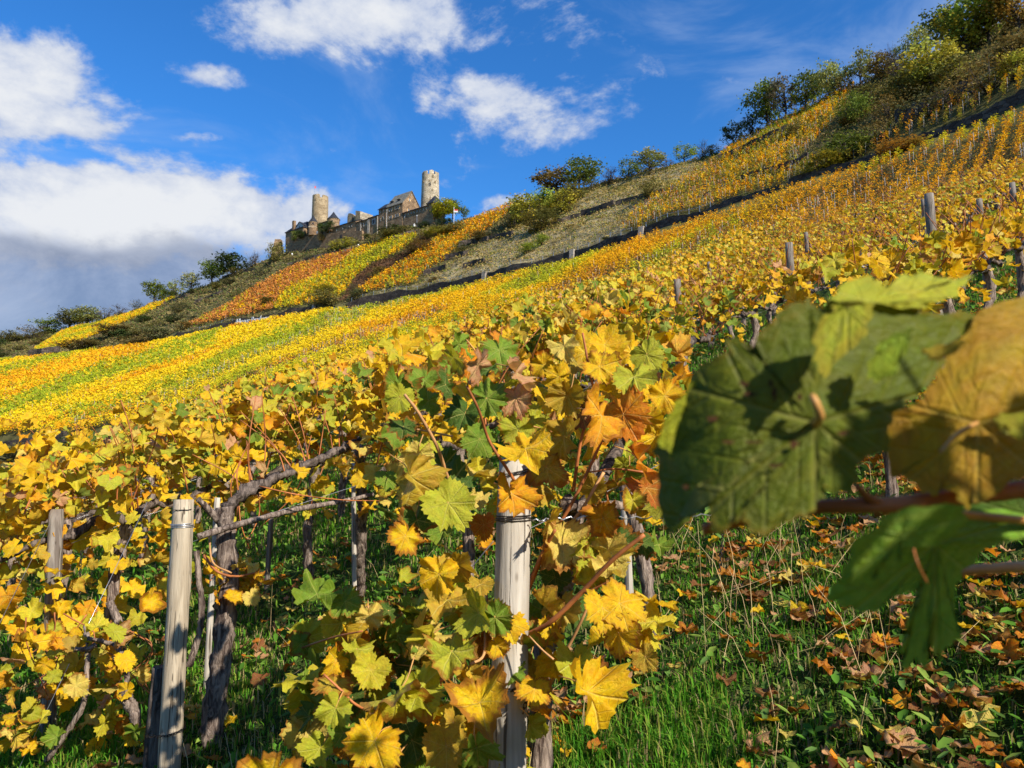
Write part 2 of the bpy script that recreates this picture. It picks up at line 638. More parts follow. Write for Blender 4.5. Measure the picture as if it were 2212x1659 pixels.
WALL_BASE = ([-300, 0, 140, 208, 302, 374, 504, 585, 682, 745, 828, 928, 1040, 1106, 1241, 1396, 1586, 1726, 1881, 1996, 2081, 2212, 2600],
             [800, 778, 764, 756, 745, 732, 706, 690, 672, 669, 657, 637, 610, 592, 563, 511, 450, 400, 352, 312, 282, 240, 100])
WALL_TOP = ([-300, 0, 302, 374, 504, 585, 682, 745, 828, 928, 1048, 1106, 1241, 1396, 1586, 1726, 1881, 1996, 2212, 2600],
            [797, 775, 742, 722, 694, 677, 661, 652, 636, 617, 596, 576, 545, 495, 442, 394, 340, 301, 221, 82])
RIDGE_Y = ([-900, -300, 0, 100, 200, 300, 400, 500, 560, 600, 640, 715, 745, 780, 800, 835, 870, 926, 950, 1000, 1106, 1150, 1250, 1350, 1450, 1570, 1640, 1700, 1800, 1900, 2000, 2100, 2212, 3100],
           [770, 748, 735, 720, 700, 668, 628, 592, 562, 549, 542, 536, 530, 516, 505, 495, 491, 489, 487, 478, 446, 440, 408, 386, 360, 331, 298, 266, 222, 182, 140, 100, 50, -400])
RIDGE_D = ([-900, 0, 300, 600, 640, 800, 950, 1100, 1250, 1450, 1570, 1800, 2000, 2212, 3100],
           [520, 450, 395, 337, 327, 296, 272, 262, 245, 222, 208, 180, 165, 150, 120])
D2 = 50 / SD
D1 = 45 / SD
vb = vof(pl(*WALL_BASE))
D3 = np.minimum(45 / np.maximum(vb, .09), 400)
z3 = vb * D3
D4 = D3 + 0.6
z4 = vof(pl(*WALL_TOP)) * D4
D6 = pl(*RIDGE_D)
z6 = vof(pl(*RIDGE_Y)) * D6
D2 = np.minimum(D2, D3 * .62)
D1 = np.minimum(D1, D2 * .93)
sec = np.sqrt(1 + UU * UU)
R_V = [D1 * sec, D2 * sec, D3 * sec, D4 * sec, (D4 + (D6 - D4) * .5) * sec, D6 * sec, (D6 + 70) * sec, (D6 + 900) * sec]
z5 = z4 + (z6 - z4) * .5
Z_V = [np.full_like(D1, 1.2), np.full_like(D2, 5.0), z3, z4, z5, z6, z6 - 16, z6 - 90]
PHI = np.arctan(UU)
R0, R0B = 25.0, 31.0


def lines_at(phi):
    """radius and height of every control line at bearing phi (array)"""
    pa = math.pi
    P = np.concatenate([[-pa], PHI, [pa]])
    Rs, Zs = [], []
    X0, Y0 = R0 * np.sin(phi), R0 * np.cos(phi)
    Rs.append(np.full_like(phi, R0))
    Zs.append(near_plane(X0, Y0))
    Rs.append(np.full_like(phi, R0B))
    Zs.append(near_plane(X0, Y0) - 3.0)
    for r, z in zip(R_V, Z_V):
        rm, zm = (r[0] + r[-1]) / 2, (z[0] + z[-1]) / 2
        Rs.append(np.interp(phi, P, np.concatenate([[rm], r, [rm]])))
        Zs.append(np.interp(phi, P, np.concatenate([[zm], z, [zm]])))
    return np.array(Rs), np.array(Zs)


def rough_far(X, Y, R):
    a = np.clip((R - 30) / 60, 0, 1)
    return a * (.35 * np.sin(.31 * X + .12 * Y) + .28 * np.sin(.21 * Y - .4 * X + 2) + .15 * np.sin(1.1 * X + .9 * Y))


def H(X, Y):
    X, Y = np.asarray(X, float), np.asarray(Y, float)
    phi, R = np.arctan2(X, Y), np.hypot(X, Y)
    Rs, Zs = lines_at(phi)
    z = near_plane(X, Y)
    for k in range(len(Rs) - 1):
        m = (R >= Rs[k]) & (R < Rs[k + 1])
        t = (R - Rs[k]) / np.maximum(Rs[k + 1] - Rs[k], 1e-6)
        z = np.where(m, Zs[k] + (Zs[k + 1] - Zs[k]) * t, z)
    z = np.where(R >= Rs[-1], Zs[-1], z)
    return z + rough_far(X, Y, R)


def hit(x, y, rmin=40.0, rmax=700.0):
    """where the sight line through pixel (x, y) meets the far hillside; falls back to the ridge"""
    p = px(x, y, 1.0)
    rr = np.linspace(rmin, rmax, 3200)
    s = math.hypot(p.x, 1.0)
    Xs, Ys = p.x / s * rr, rr / s
    z = H(Xs, Ys)
    ray = p.z / s * rr
    ok = np.nonzero(z >= ray)[0]
    if len(ok):
        i = ok[0]
    else:
        i = int(np.argmax(z / rr))
    return Vector((Xs[i], Ys[i], float(z[i])))


def inpoly(x, y, poly):
    x, y = np.asarray(x), np.asarray(y)
    r = np.zeros(x.shape, bool)
    n = len(poly)
    j = n - 1
    for i in range(n):
        xi, yi = poly[i]
        xj, yj = poly[j]
        c = ((yi > y) != (yj > y)) & (x < (xj - xi) * (y - yi) / ((yj - yi) + 1e-9) + xi)
        r ^= c
        j = i
    return r


# plots of the hillside
PL_ORANGE = [(392, 712), (430, 694), (480, 670), (560, 618), (600, 596), (640, 578), (700, 560), (768, 543), (730, 582), (685, 602), (615, 632), (590, 672), (500, 690)]
PL_YELLOW1 = [(768, 543), (848, 518), (905, 510), (868, 547), (805, 572), (770, 597), (742, 640), (702, 655), (600, 672), (590, 670), (615, 632), (685, 602), (730, 582)]
PL_BROWNSTRIP = [(905, 510), (935, 500), (1000, 490), (930, 530), (873, 570), (815, 602), (768, 632), (742, 650), (702, 656), (742, 640), (770, 597), (805, 572), (868, 547)]
PL_YELLOW2 = [(764, 640), (770, 630), (815, 602), (873, 570), (928, 532), (953, 512), (1012, 482), (1060, 460), (1106, 440), (1125, 450), (1106, 459), (1062, 494), (998, 529), (963, 564), (915, 595), (898, 616)]
PL_LEFT = [(71, 762), (140, 715), (201, 692), (292, 664), (372, 638), (378, 648), (330, 672), (262, 702), (182, 735), (107, 763)]
PL_RIGHT = [(1338, 506), (1376, 455), (1463, 401), (1551, 350), (1584, 316), (1698, 262), (1848, 186), (1812, 255), (1743, 324), (1716, 369), (1878, 322), (1938, 276), (2090, 215), (2240, 160), (2260, 205),
            (2212, 219), (1996, 299), (1881, 338), (1726, 392), (1586, 440), (1396, 494)]
PL_DRY = [(700, 655), (1060, 590), (1240, 543), (1396, 494), (1348, 500), (1376, 455), (1463, 401), (1551, 350), (1584, 318), (1450, 350), (1300, 405), (1150, 470), (1060, 520), (960, 575), (900, 615)]
LOWER = None


def build_ground():
    fine = np.radians(np.arange(-38, 38.01, .22))
    coarse = np.radians(np.concatenate([np.arange(-180, -38, 3.5), [0]]))[:-1]
    coarse2 = np.radians(np.arange(41, 180, 3.5))
    phis = np.concatenate([coarse, fine, coarse2])
    Rs, Zs = lines_at(phis)
    seg = [4, 8, 6, 34, 1, 24, 24, 5, 5]
    rows = []
    near_r = np.concatenate([[0.02, .3], np.linspace(.6, R0, 60)[:-1]])
    for r in near_r:
        rows.append(np.full_like(phis, r))
    for k in range(len(Rs) - 1):
        for j in range(seg[k]):
            rows.append(Rs[k] + (Rs[k + 1] - Rs[k]) * j / seg[k])
    rows.append(Rs[-1] - 0.01)
    rows.append(Rs[-1] + 5000)
    Rg = np.array(rows)
    Xg, Yg = Rg * np.sin(phis), Rg * np.cos(phis)
    Zg = H(Xg, Yg)
    # exact corners at the wall so that the step stays vertical
    n, m = Rg.shape
    V = np.stack([Xg, Yg, Zg], -1).reshape(-1, 3)
    i = np.arange(n - 1)[:, None] * m
    j = np.arange(m)[None, :]
    j2 = (j + 1) % m
    F = np.stack([i + j, i + j2, i + m + j2, i + m + j], -1).reshape(-1, 4)[:, ::-1]
    x, y = proj(V)
    R = np.hypot(V[:, 0], V[:, 1])
    front = V[:, 1] > 5
    kinds = np.zeros(len(V), int)               # 0 near grass soil
    wall_r = np.interp(np.arctan2(V[:, 0], V[:, 1]), PHI, R_V[2])
    kinds[R > R0 - 1] = 1                       # lower vineyard soil
    up = R > wall_r + .3
    kinds[up] = 2                               # scrub
    kinds[up & front & inpoly(x, y, PL_DRY)] = 3
    for p in (PL_ORANGE, PL_YELLOW1, PL_YELLOW2, PL_LEFT, PL_RIGHT):
        kinds[up & front & inpoly(x, y, p)] = 1
    kinds[up & front & inpoly(x, y, PL_BROWNSTRIP)] = 4
    pal = np.array([(.060, .095, .020), (.12, .105, .035), (.15, .13, .055), (.34, .27, .14), (.115, .060, .030)])
    c = pal[kinds]
    col = np.concatenate([c, np.ones((len(c), 1))], 1)
    mt, t, out = new_mat('hillside_ground')
    at = t.new('ShaderNodeAttribute', attribute_name='col')
    tcn = t.new('ShaderNodeTexCoord')
    o = tcn.outputs['Object']
    n1 = t.noise(o, .22, 6, .7).outputs['Fac']
    n2 = t.noise(o, 1.6, 6, .75).outputs['Fac']
    n3 = t.noise(o, 14.0, 4, .7).outputs['Fac']
    f = t.math('ADD', t.ramp(n1, .3, .7, .55, 1.3), t.ramp(n2, .3, .7, -.35, .45))
    g = t.new('ShaderNodeVectorMath', operation='SCALE')
    t.link(at.outputs['Color'], g.inputs[0])
    t.link(f, g.inputs['Scale'])
    gc = t.mix(t.ramp(n2, .52, .68, 0, .55), g.outputs[0], (.05, .075, .02))
    b = bsdf(t, gc, .95, .05, t.math('ADD', n2, t.math('MULTIPLY', n3, .12)), 1.0, .35)
    t.link(b.outputs[0], out.inputs[0])
    me = mesh_np('ground', V, F, mt, {'col': ('FLOAT_COLOR', col)}, smooth=False)
    o = mobj('ground', me)
    tag(o, kind='structure')


build_ground()


# ------------------------------------------------------------------ retaining walls
def wall_strip(name, base, top, mat, label, thick=.5, group=None, parent=None, jit=.06, seed=0):
    """a wall with thickness from foot points and crown points"""
    rg = np.random.default_rng(seed)
    mb = MB()
    n = len(base)
    T = [Vector(b) for b in base]
    U = [Vector(p) for p in top]
    fr_b, fr_t, bk_b, bk_t = [], [], [], []
    for i in range(n):
        d = (T[min(i + 1, n - 1)] - T[max(i - 1, 0)])
        nn = Vector((d.y, -d.x, 0)).normalized()
        if nn.dot(Vector((T[i].x, T[i].y, 0))) > 0:
            nn = -nn
        j = rg.uniform(-jit, jit)
        fr_b.append(T[i] + nn * (.06 + thick * .35) + Vector((0, 0, -.6)))
        fr_t.append(U[i] + nn * (.06 + thick * .1) + Vector((0, 0, j)))
        bk_b.append(T[i] - nn * thick + Vector((0, 0, -.6)))
        bk_t.append(U[i] - nn * thick * .8 + Vector((0, 0, j)))
    for i in range(n - 1):
        mb.quad(fr_b[i], fr_b[i + 1], fr_t[i + 1], fr_t[i])
        mb.quad(fr_t[i], fr_t[i + 1], bk_t[i + 1], bk_t[i])
        mb.quad(bk_b[i + 1], bk_b[i], bk_t[i], bk_t[i + 1])
    mb.quad(fr_b[0], fr_t[0], bk_t[0], bk_b[0])
    mb.quad(fr_b[-1], bk_b[-1], bk_t[-1], fr_t[-1])
    o = mb.build(name, mat, parent)
    if label:
        tag(o, label, 'wall', group)
    return o


def main_wall_pts(xa, xb, step=14):
    xs = np.arange(xa, xb + .1, step)
    phi = np.arctan((xs - 1106) / F2)
    r = np.interp(phi, PHI, R_V[2])
    zb = np.interp(phi, PHI, Z_V[2])
    zt = np.interp(phi, PHI, Z_V[3])
    X, Y = r * np.sin(phi), r * np.cos(phi)
    rf = rough_far(X, Y, r)
    return [(a, b, c) for a, b, c in zip(X, Y, zb + rf)], [(a, b, c) for a, b, c in zip(X, Y, zt + rf + .12)]


segs = [(374, 500, 'dark stone retaining wall under the orange vine plot, left of the white lettering'),
        (500, 590, 'dark stone retaining wall carrying the white lettering'),
        (592, 680, 'low dark stone retaining wall between the white lettering and the overgrown gap'),
        (745, 1044, 'tall dark stone retaining wall below the yellow plot under the castle'),
        (1052, 1238, 'dark stone retaining wall below the dry grass slope, left of the pale pillar pair'),
        (1246, 1392, 'dark stone retaining wall with two courses between the two pale pillars'),
        (1400, 1720, 'dark stone retaining wall under the upper right vine rows'),
        (1724, 2420, 'dark stone retaining wall climbing to the right edge of the hillside')]
for i, (a, b, lb) in enumerate(segs):
    pb, pt = main_wall_pts(a, b)
    wall_strip('retaining_wall', pb, pt, STONE_D, lb, seed=i, jit=.22)
for x, lb in ((674, 'pale pillar ending the low wall beside the overgrown gap'), (1048, 'small pale pillar in the long terrace wall below the scrub'),
              (1242, 'pale narrow pillar in the terrace wall, lower left of the pair'), (1396, 'pale pillar at the foot of the upper right vine plot')):
    pb, pt = main_wall_pts(x - 3, x + 3, 2)
    b0, t0 = Vector(pb[1]), Vector(pt[1])
    mb = MB()
    w = 1.1
    d = Vector((.77, -.64, 0)) * w
    f = Vector((-.64, -.77, 0)) * .9
    mb.prism([b0 - d / 2 + Vector((0, 0, -.8)), b0 + d / 2 + Vector((0, 0, -.8)), b0 + d / 2 + f + Vector((0, 0, -.8)), b0 - d / 2 + f + Vector((0, 0, -.8))],
             [t0 - d / 2 + Vector((0, 0, .3)), t0 + d / 2 + Vector((0, 0, .3)), t0 + d / 2 + f * .7 + Vector((0, 0, .3)), t0 - d / 2 + f * .7 + Vector((0, 0, .3))])
    tag(mb.build('wall_pillar', STONE_G), lb, 'pillar')

# small terrace walls higher up, laid along the slope
SMALLW = [([(1178, 496), (1205, 485), (1232, 475), (1250, 471)], 1.0, 'thin dark dry stone wall low on the grass slope'),
          ([(1255, 469), (1290, 459), (1325, 447)], 1.3, 'dark dry stone wall crossing the middle of the grass slope'),
          ([(1330, 445), (1370, 433), (1410, 423), (1458, 411)], .9, 'thin dry stone wall on the grass slope running into the vines'),
          ([(1058, 520), (1085, 515), (1106, 511)], 1.2, 'short dark wall under the bushes at the edge of the vines'),
          ([(1548, 354), (1587, 340), (1630, 320), (1668, 304), (1710, 285)], 1.6, 'dark terrace wall along the top of the upper right vines'),
          ([(1476, 449), (1510, 437), (1538, 427)], 1.0, 'short dark wall inside the upper right vines'),
          ([(1600, 399), (1638, 388), (1680, 376), (1716, 366), (1745, 352)], 1.3, 'dark terrace wall low in the upper right vines'),
          ([(1935, 275), (1975, 258), (2013, 244), (2055, 226), (2100, 205)], 2.0, 'dark terrace wall under the brown bushes of the wood'),
          ([(990, 534), (1020, 528), (1053, 522)], 1.3, 'dark dry stone wall right of the yellow vines, uppermost of four'),
          ([(950, 566), (980, 559), (1012, 552)], 1.3, 'dark dry stone wall right of the yellow vines, second from above'),
          ([(1000, 580), (1022, 575), (1045, 570)], 1.1, 'short dark wall lying alone on the scrubby slope'),
          ([(915, 596), (940, 590), (962, 584)], 1.2, 'dark dry stone wall beside the lower end of the yellow vines'),
          ([(655, 566), (690, 557), (740, 549), (770, 541)], 1.2, 'low castle terrace wall above the orange vines'),
          ([(620, 576), (640, 571), (668, 565)], 1.0, 'low wall at the upper corner of the orange vines'),
          ([(790, 532), (830, 524), (880, 508), (905, 502)], 1.0, 'low wall under the dark hedge below the castle'),
          ([(350, 660), (380, 650), (410, 640)], 1.2, 'low wall right of the small left plot'),
          ([(420, 655), (450, 645), (480, 633)], 1.0, 'low wall on the dark slope above the left scrub'),
          ([(480, 602), (520, 592), (555, 583)], 1.0, 'low wall below the dark skyline bush'),
          ([(60, 772), (90, 768), (130, 762)], 2.2, 'grey terrace wall under the small left plot'),
          ([(70, 730), (95, 722), (118, 714)], 1.5, 'low wall at the upper left of the small left plot')]
for i, (pp, hgt, lb) in enumerate(SMALLW):
    base = []
    for k in range(len(pp) - 1):
        for q in range(3):
            t = q / 3
            base.append(hit(pp[k][0] * (1 - t) + pp[k + 1][0] * t, pp[k][1] * (1 - t) + pp[k + 1][1] * t))
    base.append(hit(*pp[-1]))
    top = [b + Vector((0, 0, hgt * 1.35)) for b in base]
    wall_strip('terrace_wall', base, top, STONE_D, lb, .5, seed=50 + i, jit=.14)

# wall at the foot of the lower field, left
pts = [hit(x, y, 60) for x, y in ((-60, 990), (0, 984), (60, 976), (110, 968), (137, 963))]
wall_strip('retaining_wall', pts, [p + Vector((0, 0, 2.2)) for p in pts], STONE_D, 'dark stone wall at the foot of the lower field, far left', seed=91)

# white lettering on the wall
cu = bpy.data.curves.new('lettering', 'FONT')
cu.body = 'Alkener Burgberg'
cu.size = 1.0
cu.extrude = .05
cu.shear = .3
cu.offset = .012
lt = bpy.data.objects.new('wall_lettering', cu)
lt.data.materials.append(WHITEW)
COL.objects.link(lt)
pb, pt = main_wall_pts(503, 577, 37)
a, b = Vector(pb[0]), Vector(pb[-1])
ta, tb = Vector(pt[0]), Vector(pt[-1])
dvec = (tb - ta)
nrm = Vector((dvec.y, -dvec.x, 0)).normalized()
if nrm.dot(ta) > 0:
    nrm = -nrm
xax = dvec.normalized()
zax = (-nrm * -1).normalized()
yax = zax.cross(xax).normalized()
bpy.context.view_layer.update()
wd = max(v[0] for v in lt.bound_box)
sx = dvec.length / wd
sy = 2.9
M = Matrix(((xax.x * sx, yax.x * sy, zax.x, 0), (xax.y * sx, yax.y * sy, zax.y, 0), (xax.z * sx, yax.z * sy, zax.z, 0), (0, 0, 0, 1)))
M.translation = ta + nrm * .75 + Vector((0, 0, -2.1))
dg_ = bpy.context.evaluated_depsgraph_get()
me_ = bpy.data.meshes.new_from_object(lt.evaluated_get(dg_))
bpy.data.objects.remove(lt)
lt = mobj('wall_lettering', me_)
lt.matrix_world = M
tag(lt, 'white italic lettering on the dark terrace wall under the orange vines', 'lettering')

# path fence on the wall crown
k = 0
fence_root = {}
for (xa, xb, lb) in ((752, 1046, 'thin light pipe railing on the wall below the yellow plot'), (1052, 1236, 'thin wire fence on the wall below the dry slope'),
                     (1250, 1390, 'thin railing on the two course wall'), (1402, 1560, 'thin wire fence on the wall under the upper right vines'),
                     (396, 500, 'thin light posts on the wall left of the lettering')):
    _, top = main_wall_pts(xa, xb, 24)
    top = [Vector(p) + Vector((.3 * .64, .3 * .77, -.1)) for p in top]
    r = empty('fence', top[0])
    tag(r, lb, 'fence')
    for p in top:
        m = MB()
        m.cyl(p - top[0], .05, .05, 0, 1.25, 5)
        m.build('fence_post', METALG, r)
    V, q, t3 = tube_arrays([p - top[0] + Vector((0, 0, 1.05)) for p in top], .03, 4)
    mobj('rail', mesh_np('rail', V, [q, t3], METALG), r)

# ================================================================== castle
FX = Vector((.77, -.64, 0)).normalized()       # along the front of the castle, towards the right
GX = Vector((.64, .77, 0)).normalized()        # into the hill


def Dc(x, back=0.0):
    u = (x - 1106) / F2
    u0 = (800 - 1106) / F2
    return 300 * (u0 + 1.203) / (u + 1.203) + back


def cp(x, y, back=0.0):
    return px(x, y, Dc(x, back))


def alongf(x0, x1, y, back=0):
    a, b = cp(x0, y, back), cp(x1, y, back)
    return math.hypot(b.x - a.x, b.y - a.y)


def wallblock(xl, xr, ytl, ytr, ybl, ybr, depth, name, mat, parent, back=0.0):
    """straight block: front from px xl to xr, crown heights left and right, going back into the hill"""
    a, b = cp(xl, ybl, back), cp(xr, ybr, back)
    ta, tb = cp(xl, ytl, back), cp(xr, ytr, back)
    g = GX * depth
    m = MB()
    za, zb = min(a.z, b.z) - 1.0, 0
    a0, b0 = Vector((a.x, a.y, za)), Vector((b.x, b.y, za))
    m.prism([a0, b0, b0 + g, a0 + g], [ta, tb, tb + g, ta + g])
    return m.build(name, mat, parent)


def frontframe(x, y, back=0.0, out=.05):
    return cp(x, y, back) - GX * out


def opening(x, y, w, h, parent, mat=DARKGL, back=0.0, name='window', out=.06, depth=.12, arch=False, side=False, frame=None):
    """window at px centre (x, y), w x h metres, on the front (or on a right-hand side wall)"""
    c = cp(x, y, back) if not isinstance(x, Vector) else x
    ax = GX if side else FX
    nn = FX if side else -GX
    if frame is None:
        frame = name == 'window'
    o = None
    if frame:
        m = MB()
        fw = .13
        p = c + nn * (out - .02) - ax * (w / 2 + fw) - Vector((0, 0, h / 2 + fw))
        m.box(p, ax * (w + 2 * fw), nn * .10, Vector((0, 0, fw)))
        m.box(p + Vector((0, 0, h + fw)), ax * (w + 2 * fw), nn * .10, Vector((0, 0, fw)))
        m.box(p + Vector((0, 0, fw)), ax * fw, nn * .10, Vector((0, 0, h)))
        m.box(p + Vector((0, 0, fw)) + ax * (w + fw), ax * fw, nn * .10, Vector((0, 0, h)))
        o = m.build(name, STONE_M, parent)
    m = MB()
    p = c + nn * (out - .04) - ax * w / 2 - Vector((0, 0, h / 2))
    if arch:
        pts = [p, p + ax * w]
        for k in range(7):
            a = math.pi * k / 6
            pts.append(p + ax * (w / 2 + w / 2 * math.cos(a)) + Vector((0, 0, h - w / 2 + w / 2 * math.sin(a))))
        m.prism(pts, [q + nn * .06 for q in pts])
    else:
        m.box(p, ax * w, nn * .06, Vector((0, 0, h)))
    q = m.build('pane' if frame else name, mat, o if frame else parent)
    return o or q


def round_tower(xc, yt, yb, wpx_t, wpx_b, back, mat, label, merl, name='round_tower', hide=3):
    D = Dc(xc, back)
    c = px(xc, yb, D)
    top = px(xc, yt, D)
    rt, rb = wpx_t / 2 * D / F2, wpx_b / 2 * D / F2
    h = top.z - c.z
    root = empty(name, (c.x, c.y, c.z - hide))
    tag(root, label, 'tower')
    n = 48
    m = MB()
    par = 1.5
    H0 = h + hide - par
    ring = lambda r, z: [Vector((r * math.cos(2 * math.pi * i / n), r * math.sin(2 * math.pi * i / n), z)) for i in range(n)]
    A, B, C, Dd = ring(rb, 0), ring(rt, H0), ring(rt - .7, H0), ring(rt - .7, H0 - .8)
    for i in range(n):
        j = (i + 1) % n
        m.quad(A[i], A[j], B[j], B[i])
        m.quad(B[i], B[j], C[j], C[i])
        m.quad(C[i], C[j], Dd[j], Dd[i])
    m.quad(*Dd)
    m.build('wall', mat, root)
    for (a0, a1, hh) in merl:
        k = max(2, int((a1 - a0) / 7))
        mm = MB()
        for q in range(k):
            b0, b1 = math.radians(a0 + (a1 - a0) * q / k), math.radians(a0 + (a1 - a0) * (q + 1) / k)
            v = lambda r, b: Vector((r * math.sin(b), -r * math.cos(b), H0))
            pts = [v(rt, b0), v(rt, b1), v(rt - .7, b1), v(rt - .7, b0)]
            hj = hh + .12 * math.sin(q * 2.3 + a0)
            mm.prism(pts, [p + Vector((0, 0, hj)) for p in pts])
        mm.build('merlon', mat, root)
    return root, rt, rb, H0, D


def tower_window(root, rt, z, ang, w, h, arch=True, frame=STONE_L):
    a = math.radians(ang)
    nn = Vector((math.sin(a), -math.cos(a), 0))
    ax = Vector((math.cos(a), math.sin(a), 0))
    c = nn * (rt + .02) + Vector((0, 0, z))
    m = MB()
    fw = .22
    ww, hh = w + 2 * fw, h + 2 * fw

    def shape(w_, h_, off, dp):
        p = c - ax * w_ / 2 - Vector((0, 0, h_ / 2)) + nn * off
        pts = [p, p + ax * w_]
        for k in range(9):
            b = math.pi * k / 8
            pts.append(p + ax * (w_ / 2 + w_ / 2 * math.cos(b)) + Vector((0, 0, h_ - w_ / 2 + w_ / 2 * math.sin(b))))
        return pts, [q + nn * dp for q in pts]
    m.prism(*shape(ww, hh, -.3, .38))
    o = m.build('window', frame, root)
    m2 = MB()
    m2.prism(*shape(w, h, 0.05, .06))
    m2.build('pane', DARKGL, o)
    return o


# --- right tower
root, rt, rb, H0, Dt = round_tower(929, 374, 455, 37.5, 43, 18, STONE_L, 'tall pale round stone tower with broken battlements beside the gatehouse',
                                   [(-178, -120, 1.3), (-112, -68, 1.2), (-60, -18, 1.3), (-2, 30, 1.6), (40, 62, 1.2), (72, 100, 1.4), (112, 150, 1.1), (158, 178, 1.0)])
tower_window(root, rt + .15, H0 + 1.5 - 5.8, 4, .6, 1.5)
tower_window(root, rt + .12, H0 + 1.5 - 1.9 - .4, 22, .3, .8, frame=STONE_M)
tower_window(root, rt + .35, H0 + 1.5 - 4.6, 38, .25, .5, frame=STONE_M)
tower_window(root, rt + .15, H0 + 1.5 - 4.3, 0, .3, .15, frame=STONE_M)
tower_window(root, rt + .3, H0 + 1.5 - 8.1, 20, .2, .4, frame=STONE_M)
tower_window(root, rt + .2, H0 + 1.5 - 4.4, -45, .25, .4, frame=STONE_M)
# --- left tower
root, rt2, rb2, H02, Dt2 = round_tower(690.7, 424, 482, 34.5, 36, 8, STONE_M, 'stout sandy round stone tower with a flagpole on its top',
                                       [(-178, -100, 1.2), (-96, 10, 1.35), (30, 95, 1.2), (100, 176, 1.2)])
tower_window(root, rt2 + .1, H02 - 9.2, -38, .4, .8, frame=WHITEW)
tower_window(root, rt2 + .05, H02 - 1.0, -20, .25, .4, frame=STONE_M)
fp = px(678.8, 428, Dt2 + 2)
r2 = empty('flagpole', fp)
tag(r2, 'thin flagpole standing on the stout left tower', 'flagpole')
m = MB()
m.cyl((0, 0, 0), .07, .05, -1.2, 5.8, 6)
m.build('pole', METALG, r2)
m = MB()
m.box((0.05, 0, 4.6), (.45, .2, -.1), (0.02, .03, 0), (0, 0, 1.0))
m.build('flag', REDP, r2)


def cone_turret(xc, ya, ye, yb, wl, back, label, mat=STONE_B, roofw=None, n=24):
    D = Dc(xc, back)
    e, b, a = px(xc, ye, D), px(xc, yb, D), px(xc, ya, D)
    r = wl / 2 * D / F2
    rr = (roofw or wl * 1.1) / 2 * D / F2
    root = empty('round_turret', (e.x, e.y, b.z - 2))
    tag(root, label, 'tower')
    z0 = b.z - 2
    m = MB()
    m.cyl((0, 0, 0), r, r, 0, e.z - z0, n)
    m.build('wall', mat, root)
    m = MB()
    hz = a.z - e.z
    prof = [(1.0, 0), (.72, .22), (.42, .52), (.16, .82), (.02, 1.0)]
    for (q0, h0), (q1, h1) in zip(prof[:-1], prof[1:]):
        for i in range(n):
            t0, t1 = 2 * math.pi * i / n, 2 * math.pi * (i + 1) / n
            P = lambda q, t, h: Vector((rr * q * math.cos(t), rr * q * math.sin(t), e.z - z0 + h * hz))
            m.quad(P(q0, t0, h0), P(q0, t1, h0), P(q1, t1, h1), P(q1, t0, h1))
    m.quad(*[Vector((rr * math.cos(2 * math.pi * i / n), rr * math.sin(2 * math.pi * i / n), e.z - z0)) for i in range(n)])
    m.build('roof', SLATE, root)
    m = MB()
    m.cyl((0, 0, e.z - z0), r + .1, r + .1, -.25, 0, n)
    m.build('eaves_band', STONE_M, root)
    return root, r, z0


root, r, z0 = cone_turret(676.5, 464.5, 481, 500, 20.5, 0, 'small round turret with slate cone roof left of the ivy')
for ang, z in ((12, -1.2),):
    tower_window(root, r, cp(676, 486).z - z0, ang, .7, .9, frame=STONE_B)
for i in range(9):
    a = math.radians(-60 + 15 * i)
    m = MB()
    m.box((math.sin(a) * (r + .05) - .1, -math.cos(a) * (r + .05), cp(676, 493.5).z - z0), (.22, 0, 0), (0, .3, 0), (0, 0, .6))
    m.build('corbel', STONE_L, root)
root, r, z0 = cone_turret(720.5, 457.5, 474.5, 492, 27, 3, 'wider round turret with slate cone roof right of the ivy')
tower_window(root, r, cp(718, 478).z - z0, 0, .7, .9, frame=STONE_M)
for i in range(11):
    a = math.radians(-50 + 12 * i)
    m = MB()
    m.box((math.sin(a) * (r + .05) - .1, -math.cos(a) * (r + .05), cp(720, 485.5).z - z0), (.22, 0, 0), (0, .3, 0), (0, 0, .6))
    m.build('corbel', STONE_L, root)


